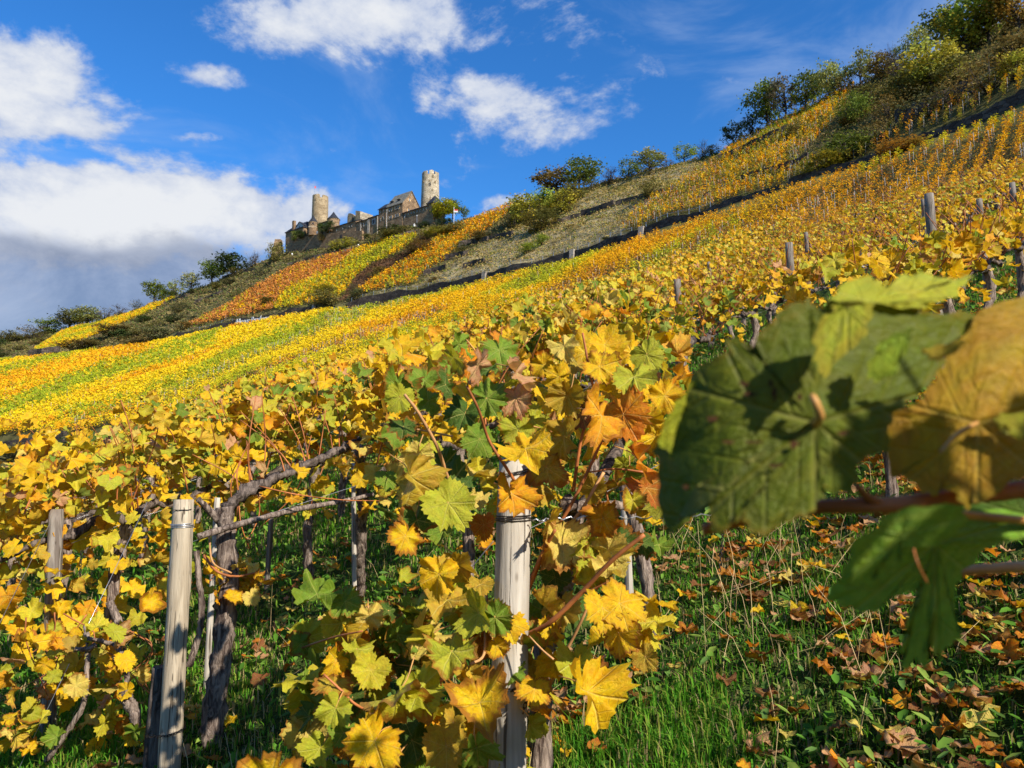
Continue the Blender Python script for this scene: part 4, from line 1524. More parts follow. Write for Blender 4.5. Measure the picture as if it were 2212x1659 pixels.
TREES = [
    # x, foot y, width, height, kind, colour, label
    (20, 738, 55, 28, 'bush', 'greygreen', 'low bush at the far left end of the skyline'),
    (70, 732, 55, 36, 'thin', 'brown', 'brownish thin bush second on the left skyline'),
    (108, 722, 55, 38, 'bush', 'green', 'green bush on the left skyline above the dark hedge'),
    (150, 712, 58, 42, 'round', 'greygreen', 'grey-green tree in the left skyline row'),
    (188, 702, 56, 42, 'round', 'pale', 'pale green tree highest in the left skyline row'),
    (226, 692, 50, 30, 'bare', 'brown', 'leafless brown bush right of the pale skyline tree'),
    (262, 684, 44, 28, 'bare', 'brown', 'leafless bush just above the small left plot'),
    (296, 672, 30, 30, 'thin', 'olive', 'small olive bush at the upper tip of the small left plot'),
    (333, 656, 56, 54, 'open', 'green', 'windswept green tree standing alone on the left skyline'),
    (364, 648, 36, 26, 'bush', 'green', 'small bush right of the windswept skyline tree'),
    (380, 642, 30, 38, 'open', 'pale', 'slim pale tree on the left skyline'),
    (412, 632, 46, 44, 'open', 'pale', 'pale green leaning tree before the dark skyline trees'),
    (458, 607, 50, 50, 'round', 'green', 'round green tree on the skyline left of the dark bush'),
    (508, 590, 78, 48, 'bush', 'dark', 'broad dark bush on the skyline below the castle'),
    (546, 572, 36, 38, 'bare', 'purple', 'bare grey bush on the skyline left of the castle rock'),
    (600, 566, 40, 50, 'bush', 'olive', 'dark olive bush on the castle rock'),
    (1200, 424, 84, 62, 'round', 'brown', 'brown-orange round tree on the middle skyline'),
    (1252, 404, 76, 68, 'round', 'green', 'tall green tree right of the brown one on the middle skyline'),
    (1178, 462, 70, 58, 'bush', 'bright', 'bright green bush below the brown tree'),
    (1138, 484, 84, 72, 'bush', 'yellowgreen', 'yellow-green bush at the upper end of the yellow vines'),
    (1215, 462, 66, 58, 'bush', 'yellowgreen', 'yellow-green bush below the tall green skyline tree'),
    (1168, 500, 80, 52, 'bush', 'olive', 'dark olive bush lowest in the middle thicket'),
    (1112, 494, 54, 42, 'thin', 'olive', 'thin olive bush beside the end of the yellow vines'),
    (1236, 440, 60, 44, 'bush', 'olive', 'olive bush at the right side of the middle thicket'),
    (1276, 410, 44, 30, 'thin', 'olive', 'low olive bush on the edge of the grass slope'),
    (1318, 398, 50, 44, 'bare', 'greygreen', 'nearly leafless grey tree on the middle skyline'),
    (1358, 388, 50, 46, 'open', 'green', 'open dark green tree left of the pale skyline tree'),
    (1404, 376, 70, 58, 'open', 'pale', 'pale silvery tree on the middle skyline'),
    (1440, 364, 32, 26, 'thin', 'brown', 'small brown bush right of the silvery tree'),
    (1408, 426, 40, 46, 'bush', 'olive', 'single green bush standing on the dry grass slope'),
    (1478, 352, 50, 40, 'open', 'bright', 'bright green small tree on the skyline'),
    (1518, 340, 32, 46, 'bare', 'purple', 'bare purplish tree on the skyline'),
    (1540, 336, 36, 28, 'bush', 'olive', 'small olive bush right of the bare purplish tree'),
    (1170, 530, 30, 30, 'bush', 'bright', 'small round green bush on the lower grass slope, upper one of two'),
    (1140, 547, 36, 28, 'bush', 'bright', 'small round green bush on the lower grass slope, lower one of two'),
    (1585, 314, 52, 56, 'open', 'dark', 'dark small tree leading the row above the upper right vines'),
    (1626, 300, 44, 54, 'open', 'dark', 'dark tree second in the row above the upper right vines'),
    (1658, 276, 74, 100, 'round', 'green', 'green tree with open crown in the row above the upper right vines'),
    (1698, 258, 64, 100, 'open', 'purple', 'tall thin-leaved dark tree in the row above the upper right vines'),
    (1742, 240, 66, 86, 'round', 'green', 'broad green tree in the row above the upper right vines'),
    (1792, 222, 60, 86, 'round', 'pale', 'pale topped tree in the row above the upper right vines'),
    (1828, 205, 50, 60, 'thin', 'brown', 'brown thin tree before the pale spire-like one'),
    (1860, 192, 62, 90, 'open', 'pale', 'pale pointed tree rising from the wood edge'),
    (1903, 185, 56, 70, 'round', 'brown', 'brownish tree right of the pale pointed one'),
    (1940, 170, 60, 82, 'bare', 'purple', 'half bare greyish tree on the wood edge'),
    (1942, 112, 30, 46, 'open', 'bright', 'lone bright green treetop above the wood edge'),
    (1985, 135, 56, 80, 'round', 'pale', 'pale green tree high on the wood edge'),
    (2012, 205, 112, 120, 'round', 'yellowgreen', 'large yellow-green tree in the middle of the wood'),
    (2035, 62, 96, 100, 'open', 'dark', 'dark blue-green tree at the top of the wood'),
    (2085, 125, 110, 130, 'round', 'yellowgreen', 'yellow-green tree under the dark top of the wood'),
    (2135, 96, 130, 130, 'round', 'bright', 'large bright green tree at the top right'),
    (2200, 70, 90, 110, 'round', 'orange', 'orange-brown tree at the top right corner'),
    (2200, 150, 110, 100, 'bush', 'brown', 'brown bush under the orange tree at the right edge'),
    (2070, 190, 90, 80, 'bush', 'olive', 'dark olive bush in the middle of the wood'),
    (1960, 225, 90, 70, 'bush', 'olive', 'olive bush under the half bare tree'),
    (1880, 235, 70, 60, 'bush', 'olive', 'olive bush below the brownish tree'),
    (1842, 268, 66, 70, 'bush', 'green', 'green bush right of the upper vine rows'),
    (1922, 262, 86, 70, 'thin', 'brown', 'brown thin shrub on the slope under the wood'),
    (2004, 252, 112, 66, 'thin', 'greygreen', 'broad grey-green shrub above the dark terrace wall'),
    (2062, 226, 90, 60, 'thin', 'brown', 'brown twiggy shrub above the right strip of vines'),
    (2135, 200, 112, 86, 'thin', 'brown', 'brown twiggy shrub near the right edge'),
    (2195, 175, 70, 70, 'bush', 'yellowgreen', 'yellow-green bush at the right edge above the vines'),
    (1832, 346, 90, 72, 'bush', 'green', 'wide green bush between the two right plots'),
    (1893, 308, 74, 62, 'thin', 'brown', 'brown shrub right of the wide green bush'),
    (1770, 372, 90, 40, 'bush', 'yellowgreen', 'low yellow-green bramble above the terrace wall'),
    (1940, 330, 90, 26, 'bush', 'orange', 'low rusty bramble hanging over the terrace wall'),
    (1720, 296, 46, 42, 'bush', 'olive', 'olive bush inside the upper vine rows'),
    (960, 474, 50, 42, 'round', 'yellow', 'bright yellow-green tree beside the gatehouse'),
    (946, 470, 24, 34, 'bush', 'yellow', 'yellow bush hugging the gatehouse wall'),
    (978, 468, 34, 38, 'round', 'green', 'green tree behind the yellow one at the castle'),
    (1001, 474, 24, 30, 'open', 'green', 'small round tree right of the red and white flag'),
    (955, 488, 26, 18, 'bush', 'dark', 'dark clipped bush at the castle gateway'),
    (972, 486, 24, 16, 'bush', 'dark', 'dark bush under the yellow castle tree'),
    (696, 504, 22, 26, 'bush', 'dark', 'ivy mass between the two cone turrets'),
    (712, 495, 18, 22, 'bush', 'dark', 'ivy climbing the wider cone turret'),
    (650, 514, 26, 16, 'bush', 'dark', 'dark ivy under the left castle house'),
    (634, 518, 14, 22, 'bush', 'green', 'green shrub at the wall of the left castle house'),
    (728, 540, 34, 26, 'bush', 'yellowgreen', 'yellow-green shrub below the rampart doorway, left one'),
    (757, 535, 32, 26, 'bush', 'yellowgreen', 'yellow-green shrub below the rampart doorway, right one'),
    (694, 521, 14, 20, 'bush', 'brown', 'reddish creeper on the rampart'),
    (855, 504, 70, 18, 'bush', 'dark', 'long dark hedge under the shuttered house'),
    (915, 490, 30, 14, 'bush', 'dark', 'dark bush under the gatehouse'),
    (795, 515, 22, 12, 'bush', 'olive', 'low bush under the middle of the castle'),
    (158, 986, 100, 50, 'bush', 'dark', 'broad dark bush at the valley edge of the lower field'),
    (60, 1000, 120, 46, 'bush', 'olive', 'olive bush behind the near vines at the left edge'),
    (575, 662, 36, 22, 'bush', 'olive', 'dark shrub inside the orange plot near the wall'),
    (708, 660, 60, 40, 'bush', 'olive', 'brown-green thicket in the gap of the terrace wall'),
    (700, 640, 50, 30, 'bush', 'yellowgreen', 'yellow-green thicket above the gap in the wall'),
    (250, 726, 90, 26, 'bush', 'brown', 'brown scrub strip right of the small left plot'),
    (340, 735, 70, 30, 'bush', 'greygreen', 'grey-green bush above the left end of the wall'),
    (180, 758, 90, 26, 'bush', 'brown', 'brown scrub between the lower field and the small left plot'),
    (300, 748, 80, 22, 'bush', 'brown', 'dark brown scrub at the upper edge of the lower field'),
    (905, 545, 60, 26, 'bush', 'brown', 'brown bramble strip between the two yellow plots'),
    (850, 512, 50, 14, 'bush', 'olive', 'olive bush under the long dark hedge'),
    (985, 505, 60, 24, 'bush', 'olive', 'olive scrub between castle gate and yellow vines'),
    (945, 512, 60, 22, 'bush', 'yellowgreen', 'yellowish scrub under the gatehouse'),
]
for t in TREES:
    D = None
    if t[0] in (960, 946, 978, 1001):
        D = Dc(t[0], 2 if t[0] != 978 else 8)
    if t[0] in (696, 712, 650, 634, 694):
        D = Dc(t[0], -3.0)
    plant_tree(*t, D=D)
# small scrub bushes scattered over the rough slopes
rg = np.random.default_rng(5)
n = 0
tries = 0
while n < 150 and tries < 4000:
    tries += 1
    x = rg.uniform(-40, 2200)
    yr = np.interp(x, RIDGE_Y[0], RIDGE_Y[1])
    yw = np.interp(x, *WALL_TOP)
    y = rg.uniform(yr + 6, yw - 4)
    if any(inpoly([x], [y], p)[0] for p in (PL_ORANGE, PL_YELLOW1, PL_YELLOW2, PL_LEFT, PL_RIGHT)):
        continue
    dry = inpoly([x], [y], PL_DRY)[0]
    if dry and rg.uniform() < .72:
        continue
    s = rg.uniform(10, 30) * (.6 if dry else 1)
    plant_tree(x, y, s * 1.5, s * .8, rg.choice(['bush', 'thin', 'thin']), rg.choice(['olive', 'brown', 'greygreen', 'dark', 'olive']),
               'low scrub bush on the rough slope above the long wall', 'low scrub bushes on the rough slopes', sink=.15)
    n += 1


# ================================================================== far vineyard
def band_dist(x, y, line):
    xs, ys = zip(*line)
    yy = np.interp(x, xs, ys)
    d = np.abs(y - yy)
    return np.where((x < xs[0] - 5) | (x > xs[-1] + 5), 999, d)


BANDS = [([(-80, 835), (0, 812), (130, 776), (150, 770)], 11, 'green', .7),
         ([(-80, 868), (0, 838), (200, 786), (320, 752)], 22, 'gold', .8),
         ([(-80, 925), (0, 895), (65, 872), (195, 820), (325, 783), (460, 742)], 22, 'green', .7),
         ([(130, 905), (230, 893), (330, 858), (420, 817), (520, 770), (600, 735), (682, 704), (745, 680)], 15, 'green', .55),
         ([(150, 926), (304, 889), (440, 830), (592, 760), (700, 716), (790, 690)], 8, 'sparsegreen', .9),
         ([(340, 716), (500, 712), (560, 700)], 5, 'orange', .8),
         ([(300, 928), (440, 876), (600, 803), (740, 750), (880, 706), (960, 680)], 9, 'sparse', .95),
         ([(690, 700), (760, 680), (850, 664), (950, 640)], 10, 'sparsegreen', .9),
         ([(880, 655), (960, 640), (1100, 606), (1250, 572)], 8, 'ygreen', .7),
         ([(780, 765), (900, 725), (1040, 690), (1180, 655)], 15, 'green', .5),
         ([(1150, 672), (1240, 640), (1330, 606), (1500, 548), (1700, 482), (1900, 404), (2100, 326), (2300, 244)], 28, 'sparse', .65),
         ([(1480, 600), (1700, 520), (1950, 430), (2250, 330)], 26, 'sparse', .4),
         ([(1850, 384), (2000, 330), (2250, 246)], 11, 'ygreen', .8),
         ([(-80, 952), (0, 936), (160, 918), (350, 895)], 9, 'orange', .35)]
PALV = {'yellow': (.84, .50, .012), 'gold': (.82, .42, .012), 'orange': (.74, .33, .012), 'green': (.34, .39, .02), 'ygreen': (.56, .50, .02), 'lemon': (.82, .58, .015), 'rust': (.60, .24, .05), 'brown': (.36, .17, .06),
        'olive': (.38, .31, .04)}

ra = np.random.default_rng(17)


def vine_points():
    a = np.arange(-460, 130, 1.75)
    b = np.arange(40, 330, .95)
    A, B = np.meshgrid(a, b)
    A, B = A.ravel(), B.ravel()
    A = A + ra.normal(0, .05, A.shape)
    B = B + ra.normal(0, .12, B.shape)
    X = .77 * A + .64 * B
    Y = -.64 * A + .77 * B
    m = Y > 30
    X, Y = X[m], Y[m]
    phi, R = np.arctan2(X, Y), np.hypot(X, Y)
    m = (phi > math.radians(-36.5)) & (phi < math.radians(36.5))
    X, Y, phi, R = X[m], Y[m], phi[m], R[m]
    r1, r2, r3 = (np.interp(phi, PHI, R_V[k]) for k in (1, 2, 5))
    Z = H(X, Y)
    x, y = proj(np.stack([X, Y, Z], 1))
    low = (R > r1) & (R < r2 - .8)
    xt, yt = proj(np.stack([X, Y, Z + 1.15], 1))
    low &= yt > np.interp(xt, *WALL_BASE) - 1
    # hidden behind the near plot: leave out
    crest = np.interp(x, [0, 270, 500, 850, 1150, 1500, 2212], [1080, 970, 930, 830, 770, 680, 450])
    low &= y < crest + 30
    up = (R > r2 + 1.2) & (R < r3 + 2)
    cls = np.full(len(X), '', dtype=object)
    cls[up & inpoly(x, y, PL_ORANGE)] = 'P_orange'
    cls[up & inpoly(x, y, PL_YELLOW1)] = 'P_yellow1'
    cls[up & inpoly(x, y, PL_YELLOW2)] = 'P_yellow2'
    cls[up & inpoly(x, y, PL_LEFT)] = 'P_left'
    cls[up & inpoly(x, y, PL_RIGHT)] = 'P_right'
    cls[low] = 'L'
    m = cls != ''
    return X[m], Y[m], Z[m], x[m], y[m], cls[m], R[m]


VX, VY, VZ, vx, vy, vcls, vR = vine_points()
NV = len(VX)
kind = np.full(NV, 'yellow', dtype=object)
u_ = ra.uniform(0, 1, NV)
lowf = np.sin(VX * .11 + 1.2 * np.sin(VY * .05)) + np.sin(VY * .13 - VX * .07 + 2) + ra.normal(0, .28, NV)
kind[(lowf > 1.15)] = 'ygreen'
kind[(lowf > 1.9)] = 'green'
kind[(lowf < -1.5)] = 'gold'
for line, hw, k_, pr in BANDS:
    d = band_dist(vx, vy, line)
    w = np.clip((d / hw - .6) / .6, 0, 1)
    m = (vcls == 'L') & (d < hw * 1.2) & (ra.uniform(0, 1, NV) < pr * (1 - w))
    kind[m] = k_
mr = (vcls == 'L') & (vx > 1250) & (kind == 'yellow') & (lowf < .5)
kind[mr] = 'gold'
kind[(vcls == 'L') & (kind == 'yellow') & (vx < 820 + 260 * np.sin(VX * .08 + VY * .03) + 120 * (u_ - .5))] = 'lemon'
kind[(vcls == 'P_orange') & (u_ < .85)] = 'rust'
kind[(vcls == 'P_yellow1') & (u_ < .4)] = 'ygreen'
kind[(vcls == 'P_yellow1') & (u_ > .85)] = 'olive'
kind[(vcls == 'P_yellow2') & (u_ < .5)] = 'orange'
kind[(vcls == 'P_yellow2') & (u_ > .8)] = 'olive'
kind[(vcls == 'P_left') & (u_ < .35)] = 'ygreen'
kind[(vcls == 'P_right') & (u_ < .22)] = 'orange'
kind[(vcls == 'P_right') & (u_ > .55)] = 'olive'
kind[(vcls == 'P_right') & (vx > 1700) & (vy > 200) & (u_ < .5) & (vy > np.interp(vx, [1700, 2212], [330, 180]))] = 'sparse'
kind[(vcls == 'P_right') & (vx > 1340) & (vx < 1560) & (u_ < .4)] = 'sparse'


def vine_cloud(sel, rg):
    """leaf quads of the given far vines"""
    X, Y, Z, K, R = VX[sel], VY[sel], VZ[sel], kind[sel], vR[sel]
    nq = np.clip(6600 / R, 22, 84).astype(int)
    sparse = np.array([k.startswith('sparse') for k in K])
    plot = np.array([c != 'L' for c in vcls[sel]])
    nq = np.where(sparse, (nq * .5).astype(int), nq)
    nq = np.where(plot, (nq * .8).astype(int), nq)
    size = np.clip(R * .0018, .15, .5)
    hgt = rg.uniform(.85, 1.12, len(X)) * np.where(plot, 1.1, 1.0)
    idx = np.repeat(np.arange(len(X)), nq)
    n = len(idx)
    t = rg.beta(1.8, 1.5, n)
    zz = .30 + t * 1.75 * hgt[idx]
    wr = np.where(plot[idx], .22, .36) * (1 - .55 * np.abs(t - .4) ** 1.3)
    da, db = rg.normal(0, 1, n) * wr * .75, rg.normal(0, 1, n) * wr * 1.1
    P = np.stack([X[idx] + .77 * da + .64 * db, Y[idx] - .64 * da + .77 * db, Z[idx] + zz], 1)
    # colour
    base = np.zeros((len(X), 3))
    for i, k in enumerate(K):
        if k == 'sparse':
            k = ('brown', 'orange', 'orange', 'rust')[int(rg.integers(4))]
        elif k == 'sparsegreen':
            k = ('green', 'olive', 'green')[int(rg.integers(3))]
        base[i] = PALV[k]
    base *= rg.uniform(.86, 1.08, (len(X), 1))
    c = base[idx]
    mixg = rg.uniform(0, 1, n)
    alt = np.where((mixg < .06)[:, None], np.array(PALV['green']), np.where((mixg > .96)[:, None], np.array(PALV['brown']), c))
    c = alt * rg.uniform(.82, 1.14, (n, 1))
    V, F = quads_at(P, size[idx], rg, up=.2, aspect=1.0, rnd=.55)
    cv = np.concatenate([np.repeat(c, 4, 0), np.ones((len(V), 1))], 1)
    return V, F, cv, idx


order = np.argsort(vR)
inview = (vx[order] > 0) & (vx[order] < 2212) & (vy[order] < np.interp(vx[order], [0, 270, 500, 850, 1150, 1500, 2212], [1030, 900, 860, 750, 700, 610, 370]))
nearest = order[inview][:170]
rest = np.setdiff1d(np.arange(NV), nearest)
for nm, c, lb in (('L', 'L', 'yellow and green vines covering the lower hillside field below the long wall'), ('P', 'P_orange', 'orange vines of the upper plot left below the castle'),
                  ('P', 'P_yellow1', 'yellow-green vines of the upper plot just under the castle'), ('P', 'P_yellow2', 'yellow vines of the narrow plot right of the brown strip'),
                  ('P', 'P_left', 'yellow vines of the small plot on the left skyline'), ('P', 'P_right', 'golden vines of the upper right plot above the long wall')):
    sel = rest[vcls[rest] == c]
    if not len(sel):
        continue
    V, F, cv, _ = vine_cloud(sel, ra)
    o = mobj('distant_vines', mesh_np('distant_vines', V, F, FOL, {'col': ('FLOAT_COLOR', cv)}))
    tag(o, lb, 'vines', kind='stuff')
V, F, cv, idx = vine_cloud(nearest, ra)
for j, s in enumerate(nearest):
    m = np.nonzero(idx == j)[0]
    sl = slice(m[0] * 4, m[-1] * 4 + 4)
    o0 = np.array([VX[s], VY[s], VZ[s]])
    vv = V[sl] - o0
    r_ = empty('stake_vine', o0)
    tag(r_, 'golden vine on its own stake at the near edge of the hillside field', 'vine', 'single staked vines at the near edge of the far field')
    mobj('foliage', mesh_np('foliage', vv, np.arange(len(vv)).reshape(-1, 4), FOL, {'col': ('FLOAT_COLOR', cv[sl])}), r_)
    a = tube_arrays([(0, 0, -.1), (.03, .02, .5), (-.02, .03, 1.0)], [.03, .022, .015], 5, seed=j)
    if j == 0:
        stemme = mesh_np('trunk', a[0], [a[1], a[2]], BARK)
    mobj('trunk', stemme, r_)

# stakes
sel = np.nonzero((np.array([k.startswith('sparse') for k in kind]) & (ra.uniform(0, 1, NV) < .3)) | (ra.uniform(0, 1, NV) < .04) | ((vcls == 'P_right') & (ra.uniform(0, 1, NV) < .25)))[0]
a = tube_arrays([(0, 0, -.2), (0, 0, 1.95)], [.03, .026], 5)
stme = mesh_np('vine_stake', a[0], [a[1], a[2]], STAKE)
so_ = sel[np.argsort(vR[sel] - 45 * np.array([k.startswith('sparse') for k in kind[sel]]))]
so_ = so_[(vx[so_] > 0) & (vx[so_] < 2212)]
crest = np.interp(vx[so_], [0, 270, 500, 850, 1150, 1500, 2212], [1030, 900, 860, 750, 700, 610, 370])
so_ = so_[vy[so_] < crest + 25]
for s in so_[:220]:
    o = mobj('vine_stake', stme, None, (VX[s] + .25, VY[s] - .3, VZ[s]))
    o.rotation_euler = (ra.normal(0, .03), ra.normal(0, .03), 0)
    o.scale = (1, 1, ra.uniform(.85, 1.08))
    tag(o, 'thin pale stake standing in the lower hillside field', 'stake', 'thin vine stakes in the hillside field')
rs_ = np.setdiff1d(sel, so_[:220])
n = len(rs_)
A = a[0]
V = (A[None] * np.array([1, 1, 1.0]) + np.stack([VX[rs_] + .2, VY[rs_] - .3, VZ[rs_]], 1)[:, None, :])
V[:, :, 0] += (A[None, :, 2] * ra.normal(0, .03, (n, 1)))
off = (np.arange(n) * len(A))[:, None, None]
o = mobj('distant_stakes', mesh_np('distant_stakes', V.reshape(-1, 3), [(a[1][None] + off).reshape(-1, 4), (a[2][None] + off).reshape(-1, 3)], STAKE))
tag(o, 'hundreds of thin stakes among the far vines', 'stakes', kind='stuff')


# ================================================================== rough grass and herbs on the upper slopes
def slope_tufts():
    rg = np.random.default_rng(33)
    n = 60000
    phi = rg.uniform(math.radians(-36.5), math.radians(36.5), n)
    r2, r3 = np.interp(phi, PHI, R_V[2]), np.interp(phi, PHI, R_V[5])
    R = r2 + 1 + (r3 - r2) * rg.uniform(0, 1, n) ** .9
    X, Y = R * np.sin(phi), R * np.cos(phi)
    Z = H(X, Y)
    x, y = proj(np.stack([X, Y, Z], 1))
    bad = np.zeros(n, bool)
    for p in (PL_ORANGE, PL_YELLOW1, PL_YELLOW2, PL_LEFT, PL_RIGHT):
        bad |= inpoly(x, y, p) & (rg.uniform(0, 1, n) < .8)
    dry = inpoly(x, y, PL_DRY)
    brown = inpoly(x, y, PL_BROWNSTRIP)
    keep = ~bad & ~(dry & (rg.uniform(0, 1, n) < .2))
    X, Y, Z, dry, brown, R = X[keep], Y[keep], Z[keep], dry[keep], brown[keep], R[keep]
    cl = np.sin(X * .23 + 2 * np.sin(Y * .11)) * np.sin(Y * .19 + X * .05)
    n = len(X)
    per = 3
    idx = np.repeat(np.arange(n), per)
    P = np.stack([X[idx] + rg.normal(0, .5, n * per), Y[idx] + rg.normal(0, .5, n * per), Z[idx] + rg.uniform(.05, .45, n * per) * (1 + (cl[idx] > .3))], 1)
    pal = np.array([(.18, .16, .045), (.24, .19, .065), (.10, .14, .03), (.28, .21, .08), (.14, .095, .05)])
    pald = np.array([(.42, .29, .085), (.34, .235, .065), (.25, .22, .045), (.48, .35, .12), (.15, .19, .03)])
    ci = rg.integers(0, 5, n)
    c = np.where(dry[:, None], pald[ci], pal[ci])
    c = np.where(brown[:, None], np.array([.15, .075, .035]) * rg.uniform(.7, 1.3, (n, 1)), c)
    c = c * (1 - .25 * np.clip(cl, 0, 1))[:, None]
    c = c[idx] * rg.uniform(.75, 1.25, (n * per, 1))
    sz = np.clip(R[idx] * .0022, .25, .8)
    V, F = quads_at(P, sz, rg, up=.1, rnd=.6)
    cv = np.concatenate([np.repeat(c, 4, 0), np.ones((len(V), 1))], 1)
    o = mobj('rough_grass', mesh_np('rough_grass', V, F, FOL, {'col': ('FLOAT_COLOR', cv)}))
    tag(o, 'dry grass and herbs covering the slopes above the long wall', 'grass', kind='stuff')


slope_tufts()

# ================================================================== near vineyard: leaves
LK = np.radians([0, 13, 27, 40, 54, 68, 84, 98, 114, 130, 146, 160, 172, 180])
LR = np.array([1.0, .90, .78, .88, .97, .90, .74, .80, .86, .80, .76, .70, .52, .08])


def leaf_template(n, rings, seed, serr=.07, dip=1.0, curl=1.0):
    """vine leaf, junction at origin, tip towards -y, about 1 wide; returns V (k,3), luv (k,3), faces (tris)"""
    rg = np.random.default_rng(seed)
    th = (np.arange(n) + .0) / n * 2 * math.pi - math.pi
    r = np.interp(np.abs(th), LK, 1 - (1 - LR) * dip)
    r *= 1 + .06 * np.sin(3 * th + rg.uniform(0, 6)) + .05 * rg.standard_normal(n)
    if serr:
        r *= 1 + serr * np.where(np.arange(n) % 2, 1, -1)
    r *= .58
    V, L = [np.zeros(3)], [np.array([0, 0, 0.0])]
    cup, fold, curlv = rg.uniform(-.25, .35) * curl, rg.uniform(-.1, .45) * curl, rg.uniform(-.5, .3) * curl
    ph, ph2 = rg.uniform(0, 6, 2)
    amp, tw = rg.uniform(.03, .10) * curl, rg.uniform(-.25, .25) * curl
    F = []
    for k in range(1, rings + 1):
        t = (k / rings) ** .85
        x, y = r * t * np.sin(th), -r * t * np.cos(th)
        z = cup * (x * x + y * y) * 1.4 + fold * np.abs(x) * .9 + curlv * np.clip(-y, 0, 1) ** 2 * 1.4 + amp * t * np.sin(5 * th + ph) + amp * .7 * t * t * np.sin(9 * th + ph2) + tw * x * y * 2
        z += .012 * rg.standard_normal(n) * (rings > 1)
        V.append(np.stack([x, y, z], 1))
        L.append(np.stack([x, y, np.full(n, k / rings)], 1))
    V = np.concatenate([V[0][None]] + V[1:])
    L = np.concatenate([L[0][None]] + L[1:])
    for i in range(n):
        j = (i + 1) % n
        F.append((0, 1 + i, 1 + j))
        for k in range(1, rings):
            a, b = 1 + (k - 1) * n, 1 + k * n
            F.append((a + i, b + i, b + j))
            F.append((a + i, b + j, a + j))
    return V, L, np.array(F)


T_HI = [leaf_template(64, 4, s, .055, .45 + .4 * (s % 3) / 2, 1.0 + .9 * (s % 2)) for s in range(100, 114)]
T_MID = [leaf_template(24, 2, s, .06, .8, 1.0 + .9 * (s % 2)) for s in range(200, 214)]
T_LOW = [leaf_template(11, 1, s, .0, .8) for s in range(300, 308)]
CUR = [leaf_template(22, 2, s, .05, .85, 1.35) for s in range(400, 410)]      # curled dry leaves
HI_ME = [mesh_np('leaf', V, F, LEAF_OBJ, {'luv': ('FLOAT_VECTOR', L)}, smooth=True) for V, L, F in T_HI]
MID_ME = [mesh_np('leaf', V, F, LEAF_OBJ, {'luv': ('FLOAT_VECTOR', L)}, smooth=True) for V, L, F in T_MID]

LC = {'yellow': (.80, .49, .010), 'pale': (.76, .57, .11), 'yorange': (.78, .36, .010), 'orange': (.72, .25, .010), 'dorange': (.50, .17, .015), 'ygreen': (.48, .47, .03),
      'green': (.20, .30, .025), 'dgreen': (.085, .15, .018), 'brown': (.26, .10, .03), 'pink': (.62, .33, .15), 'dyellow': (.55, .36, .03), 'gyellow': (.62, .52, .03)}
MIX_A = ['yellow'] * 12 + ['yorange'] * 2 + ['pale'] * 2 + ['ygreen'] * 2 + ['gyellow'] * 4 + ['dyellow', 'green', 'pink']
MIX_G = ['yellow'] * 4 + ['gyellow'] * 5 + ['ygreen'] * 6 + ['pale'] * 2 + ['green'] * 4 + ['yorange'] * 2 + ['dgreen', 'orange']
MIX_O = ['orange'] * 3 + ['dorange'] * 3 + ['pink'] * 6 + ['brown'] * 3 + ['yorange', 'yellow', 'pale', 'pale']


def leaf_frames(n, rg, side=None, tilt=.55, face=None):
    """rotation matrices: columns x, y, z of leaf; -y is the tip (hanging), z the upper face"""
    nrm = rg.standard_normal((n, 3)) * tilt
    nrm += np.array([0, 0, .35])
    nrm += (np.array([sun_dir.x, sun_dir.y, sun_dir.z]) if face is None else np.array(face)) * .75
    if side is not None:
        nrm += side * .5
    nrm = unit(nrm)
    down = np.array([0, 0, -1.0]) + rg.standard_normal((n, 3)) * .45
    y = -(down - nrm * np.sum(down * nrm, 1, keepdims=True))
    y = unit(y)
    x = np.cross(y, nrm)
    return np.stack([x, y, nrm], 2)


def leaf_cloud(tmpl, P, size, Rm, cols, rg):
    """joined leaves; tmpl list of templates"""
    Vs, Ls, Fs, Cs = [], [], [], []
    which = rg.integers(0, len(tmpl), len(P))
    off = 0
    for k, (V, L, F) in enumerate(tmpl):
        m = np.nonzero(which == k)[0]
        if not len(m):
            continue
        v = np.einsum('nij,kj->nki', Rm[m], V) * size[m][:, None, None] + P[m][:, None, :]
        Vs.append(v.reshape(-1, 3))
        Ls.append(np.tile(L, (len(m), 1)))
        Fs.append((F[None] + (np.arange(len(m)) * len(V))[:, None, None]).reshape(-1, 3) + off)
        c = np.concatenate([cols[m], rg.uniform(0, 1, (len(m), 1))], 1)
        Cs.append(np.repeat(c, len(V), 0))
        off += len(m) * len(V)
    return np.concatenate(Vs), np.concatenate(Ls), np.concatenate(Fs), np.concatenate(Cs)


def pick(mix, n, rg):
    c = np.array([LC[mix[i]] for i in rg.integers(0, len(mix), n)])
    return c * rg.uniform(.85, 1.1, (n, 1))


def leaf_obj(parent, P, size, M3, col, rg, hi=True, name='leaf'):
    lst = HI_ME if hi else MID_ME
    o = bpy.data.objects.new(name, lst[int(rg.integers(len(lst)))])
    m = Matrix([[float(v) * size for v in row] for row in M3]).to_4x4()
    m.translation = Vector(P)
    o.color = (float(col[0]), float(col[1]), float(col[2]), 1)
    COL.objects.link(o)
    o.parent = parent
    o.matrix_local = m
    return o


# ------------------------------------------------------------------ rows
RD = np.array([.69, .725])
RD /= np.linalg.norm(RD)
RZ = math.atan2(RD[1], RD[0])
SL = .263 * RD[0] + .166 * RD[1]               # rise along a row


def zg(x, y):
    return float(near_plane(np.float64(x), np.float64(y)))


